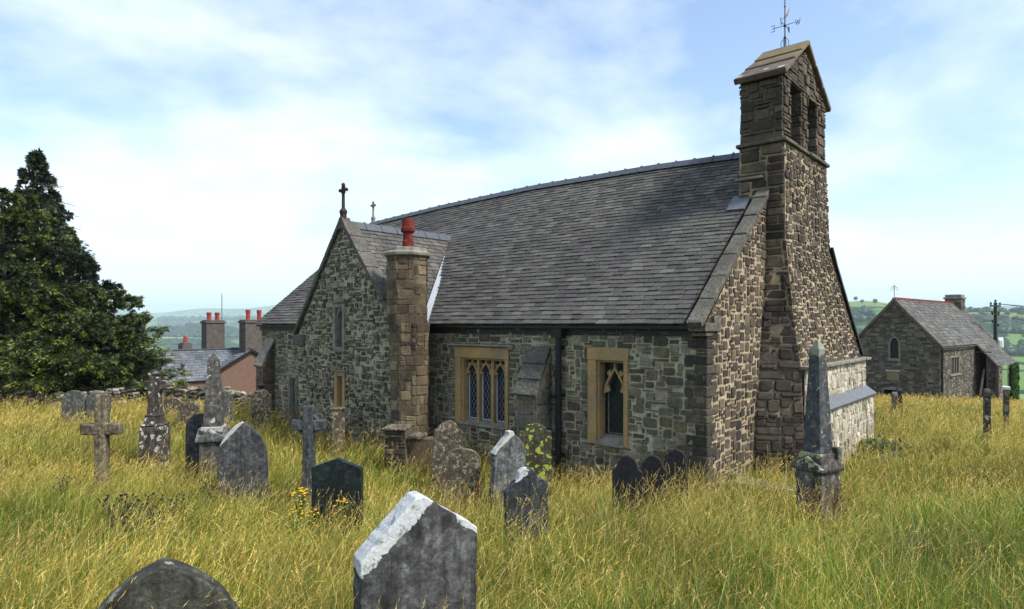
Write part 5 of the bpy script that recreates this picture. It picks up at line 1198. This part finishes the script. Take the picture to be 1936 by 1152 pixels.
def grass():
    X, Y = scatter(1900, 1.2, .8, 46, 560000); n = len(X)
    dry = .25*smooth(15, 22, Y)*smooth(-2, -6, X)+np.clip(pn(X, Y, .55)*.7+pn(X, Y, 1.7, 2)*.5-.12+.012*Y+.1*smooth(3, 12, X)*smooth(8, 16, Y), 0, 1)
    dry = dry-.35*smooth(.55, .8, pn(X, Y, .42, 7))-.5*smooth(2.5, 6, X)*smooth(12, 6, Y); isdry = rng.uniform(0, 1, n) < dry*.5
    C = np.where(isdry[:, None], ST[rng.integers(0, 5, n)]*.85, GR[rng.integers(0, 4, n)])*rng.uniform(.55, 1.45, (n, 1))
    tall = (.75+.5*pn(X, Y, .8, 4))
    clump = pn(X, Y, 4.3, 1)*.5+pn(X, Y, 9.1, 3)*.5; L = rng.uniform(.20, .46, n)*tall*(.65+.7*clump); C = C*(.72+.6*pn(X, Y, 2.9, 6))[:, None]
    az = rng.normal(.3, 1.5, n)+1.6*(pn(X, Y, 5.1, 2)-.5)
    a = blades(X, Y, L, rng.uniform(.02, .95, n)**1.3, .0027*rng.uniform(.5, 1.9, n), C, .8, az)
    # flowering stems
    X, Y = scatter(430, 1.0, .8, 46, 170000); n = len(X)
    thin = rng.uniform(0, 1, n) < np.clip(.25+1.0*pn(X, Y, .6, 1)*1.0, 0, 1); X, Y = X[thin], Y[thin]; n = len(X)
    C = ST[rng.integers(0, 5, n)]*rng.uniform(.7, 1.35, (n, 1)); L = rng.uniform(.30, .78, n)*(.72+.35*pn(X, Y, .8, 4))
    az = rng.normal(.2, 1.25, n)
    b = blades(X, Y, L, rng.uniform(.05, .65, n), .0018*np.ones(n), C, .8, az)
    tip, dr = b[3], b[4]; dr = dr/np.linalg.norm(dr, axis=1)[:, None]
    # seed heads: staggered spikelets along the stem tip
    K = 6; sc = np.maximum(1, Y/7)**.75; hl = rng.uniform(.07, .17, n); Vs = []
    for k in range(K):
        o = tip-dr*(hl*(k/K))[:, None]; ax = dr+rng.normal(0, .16, (n, 3)); ax /= np.linalg.norm(ax, axis=1)[:, None]
        s = np.cross(ax, rng.normal(0, 1, (n, 3))); s /= np.linalg.norm(s, axis=1)[:, None]; l = (.03*sc*rng.uniform(.7, 1.4, n))[:, None]; w = (.0021*sc)[:, None]
        Vs.append(np.stack([o, o+ax*l*.45+s*w, o+ax*l, o+ax*l*.45-s*w], 1))
    H = np.stack(Vs, 1).reshape(-1, 3); q = np.arange(n*K)*4; HF = np.stack([np.stack([q, q+1, q+2], 1), np.stack([q, q+2, q+3], 1)], 1).reshape(-1, 3)
    HC = np.repeat(C*1.05+np.array([.02, .01, .0]), K*4, 0)
    na, nb = len(a[0]), len(b[0])
    V = np.concatenate([a[0], b[0], H]); F_ = np.concatenate([a[1], b[1]+na, HF+na+nb]); CC = np.concatenate([a[2], b[2], HC])
    tag(npmesh('long_grass', V, F_, CC.astype(np.float32), M['grass']), 'uncut yellow-green hay grass with seed heads filling the churchyard', 'grass', kind='stuff')
grass()
# ragwort and knapweed
def flower(name, px, Y, hgt, label, cat, group, heads, headcol, stemcol, hs, spread=.1, hidisc=True, seed=0):
    R = random.Random(seed); x, y = at(px, Y); z = hz(x, y); o = empty(name, (x, y, z), 0, label, cat, group); m = MB(); hm = MB()
    m.tube([(0, 0, -.02), (0, 0, hgt*.7)], [.004, .003], 5, stemcol)
    for i in range(heads):
        a = R.uniform(0, 2*PI); r = spread*math.sqrt(R.random()); t = Vector((math.cos(a)*r, math.sin(a)*r, hgt-r*r*2+R.uniform(-.03, .03)-(R.random() < .3)*.1))
        m.tube([(0, 0, hgt*R.uniform(.4, .7)), t.lerp(Vector((0, 0, hgt*.6)), .4), t], .0022, 4, stemcol)
        if hidisc: hm.blob(t, hs, headcol, 1, i, .2, (1, 1, .45))
        else: hm.blob(t, hs, headcol, 1, i, .2, (1, 1, 1.2))
    for i in range(14):
        a = R.uniform(0, 6.28); zz_ = R.uniform(.1, hgt*.8); l = R.uniform(.04, .09); c = Vector((0, 0, zz_)); d = Vector((math.cos(a), math.sin(a), .4)); s = Vector((-math.sin(a), math.cos(a), 0))*.012
        m.add([c, c+d*l*.5+s, c+d*l, c+d*l*.5-s], [(0, 1, 2, 3)], stemcol)
    m.add(hm.v, hm.f, hm.c); bpy.data.objects.remove(o); o = m.build(name, M['leaf']); o.location = (x, y, z); return tag(o, label, cat, group)
YE = (.75, .48, .01); GS = (.08, .13, .03)
for i, (px, Y, h, n, lab) in enumerate(((566, 6.6, .66, 26, 'tallest yellow ragwort clump left of the green-black headstone'), (556, 6.45, .48, 12, 'low yellow ragwort at the left foot of the clump'), (586, 6.55, .45, 12, 'yellow ragwort close to the left edge of the green-black headstone'), (640, 6.35, .58, 9, 'yellow ragwort flowering in front of the green-black headstone'), (152, 21, .8, 8, 'tiny yellow flower spot in the far left grass'), (520, 15.5, .75, 16, 'yellow ragwort by the chancel wall near the urn-topped stone'), (420, 22.5, .95, 16, 'yellow ragwort against the wall behind the obelisk'))):
    flower('ragwort', px, Y, h, lab, 'wildflower', 'yellow ragwort plants', n, YE, GS, .015 if Y < 10 else .024, .085 if Y < 10 else .25, True, i)
for i, (px, Y, h) in enumerate(((212, 6.6, .62), (232, 6.8, .6), (258, 6.5, .58), (285, 6.9, .6), (300, 6.6, .5), (240, 6.3, .5), (330, 7.2, .55), (120, 8.0, .6), (395, 8.3, .6))):
    flower('knapweed', px, Y, h, 'dark-headed knapweed plant gone to seed in the left foreground grass', 'wildflower', 'knapweed plants in the grass', 16, (.035, .02, .022), (.07, .075, .03), .011, .13, False, 20+i)
for i, (px, Y, h) in enumerate(((792, 11.2, .7), (812, 10.9, .6), (770, 12.2, .75), (962, 10.2, .55), (705, 13.2, .6), (560, 15.4, .8), (590, 15.2, .75), (612, 14.6, .7), (1352, 8.9, .5), (1535, 6.95, .6), (1576, 7.05, .65), (1592, 7.3, .5), (830, 9.4, .55), (905, 8.3, .6), (1105, 9.6, .55), (655, 14.0, .6))):
    flower('dock_plant', px, Y, h, 'rusty brown dried dock stalk standing in the grass near the church walls', 'wildflower', 'dried dock stalks', 22, (.16, .085, .045), (.17, .10, .055), .010, .10, False, 60+i)
# green creeper on the grave surround
x, y = at(1664, 12.9); n = 900; p = np.stack([rng.normal(0, .3, n), rng.normal(.3, .35, n), rng.uniform(.05, .42, n)], 1)
cr_ = leafcloud('creeper', p, np.tile([0, -.3, 1], (n, 1)), .08, [(.05, .10, .04), (.08, .15, .05), (.12, .17, .10)]); cr_.location = (x, y, hz(x, y)); tag(cr_, 'low green creeper spilling over the grave surround beside the plinth', 'creeper')
# ------------------------------------------------------------------ haze
hb_ = MB(); hb_.box(-14500, 14500, -14500, 14500, -420, 345); hm_ = bpy.data.materials.new('haze_air'); hm_.use_nodes = True; ht = hm_.node_tree; ht.nodes.clear()
ho = ht.nodes.new('ShaderNodeOutputMaterial'); hv = ht.nodes.new('ShaderNodeVolumePrincipled'); hv.inputs['Color'].default_value = (.72, .88, 1.0, 1); hv.inputs['Density'].default_value = .00014; hv.inputs['Anisotropy'].default_value = 0
ht.links.new(hv.outputs[0], ho.inputs['Volume']); hz_o = hb_.build('haze', hm_); tag(hz_o, 'pale blue air haze over the valley', 'haze', kind='stuff')
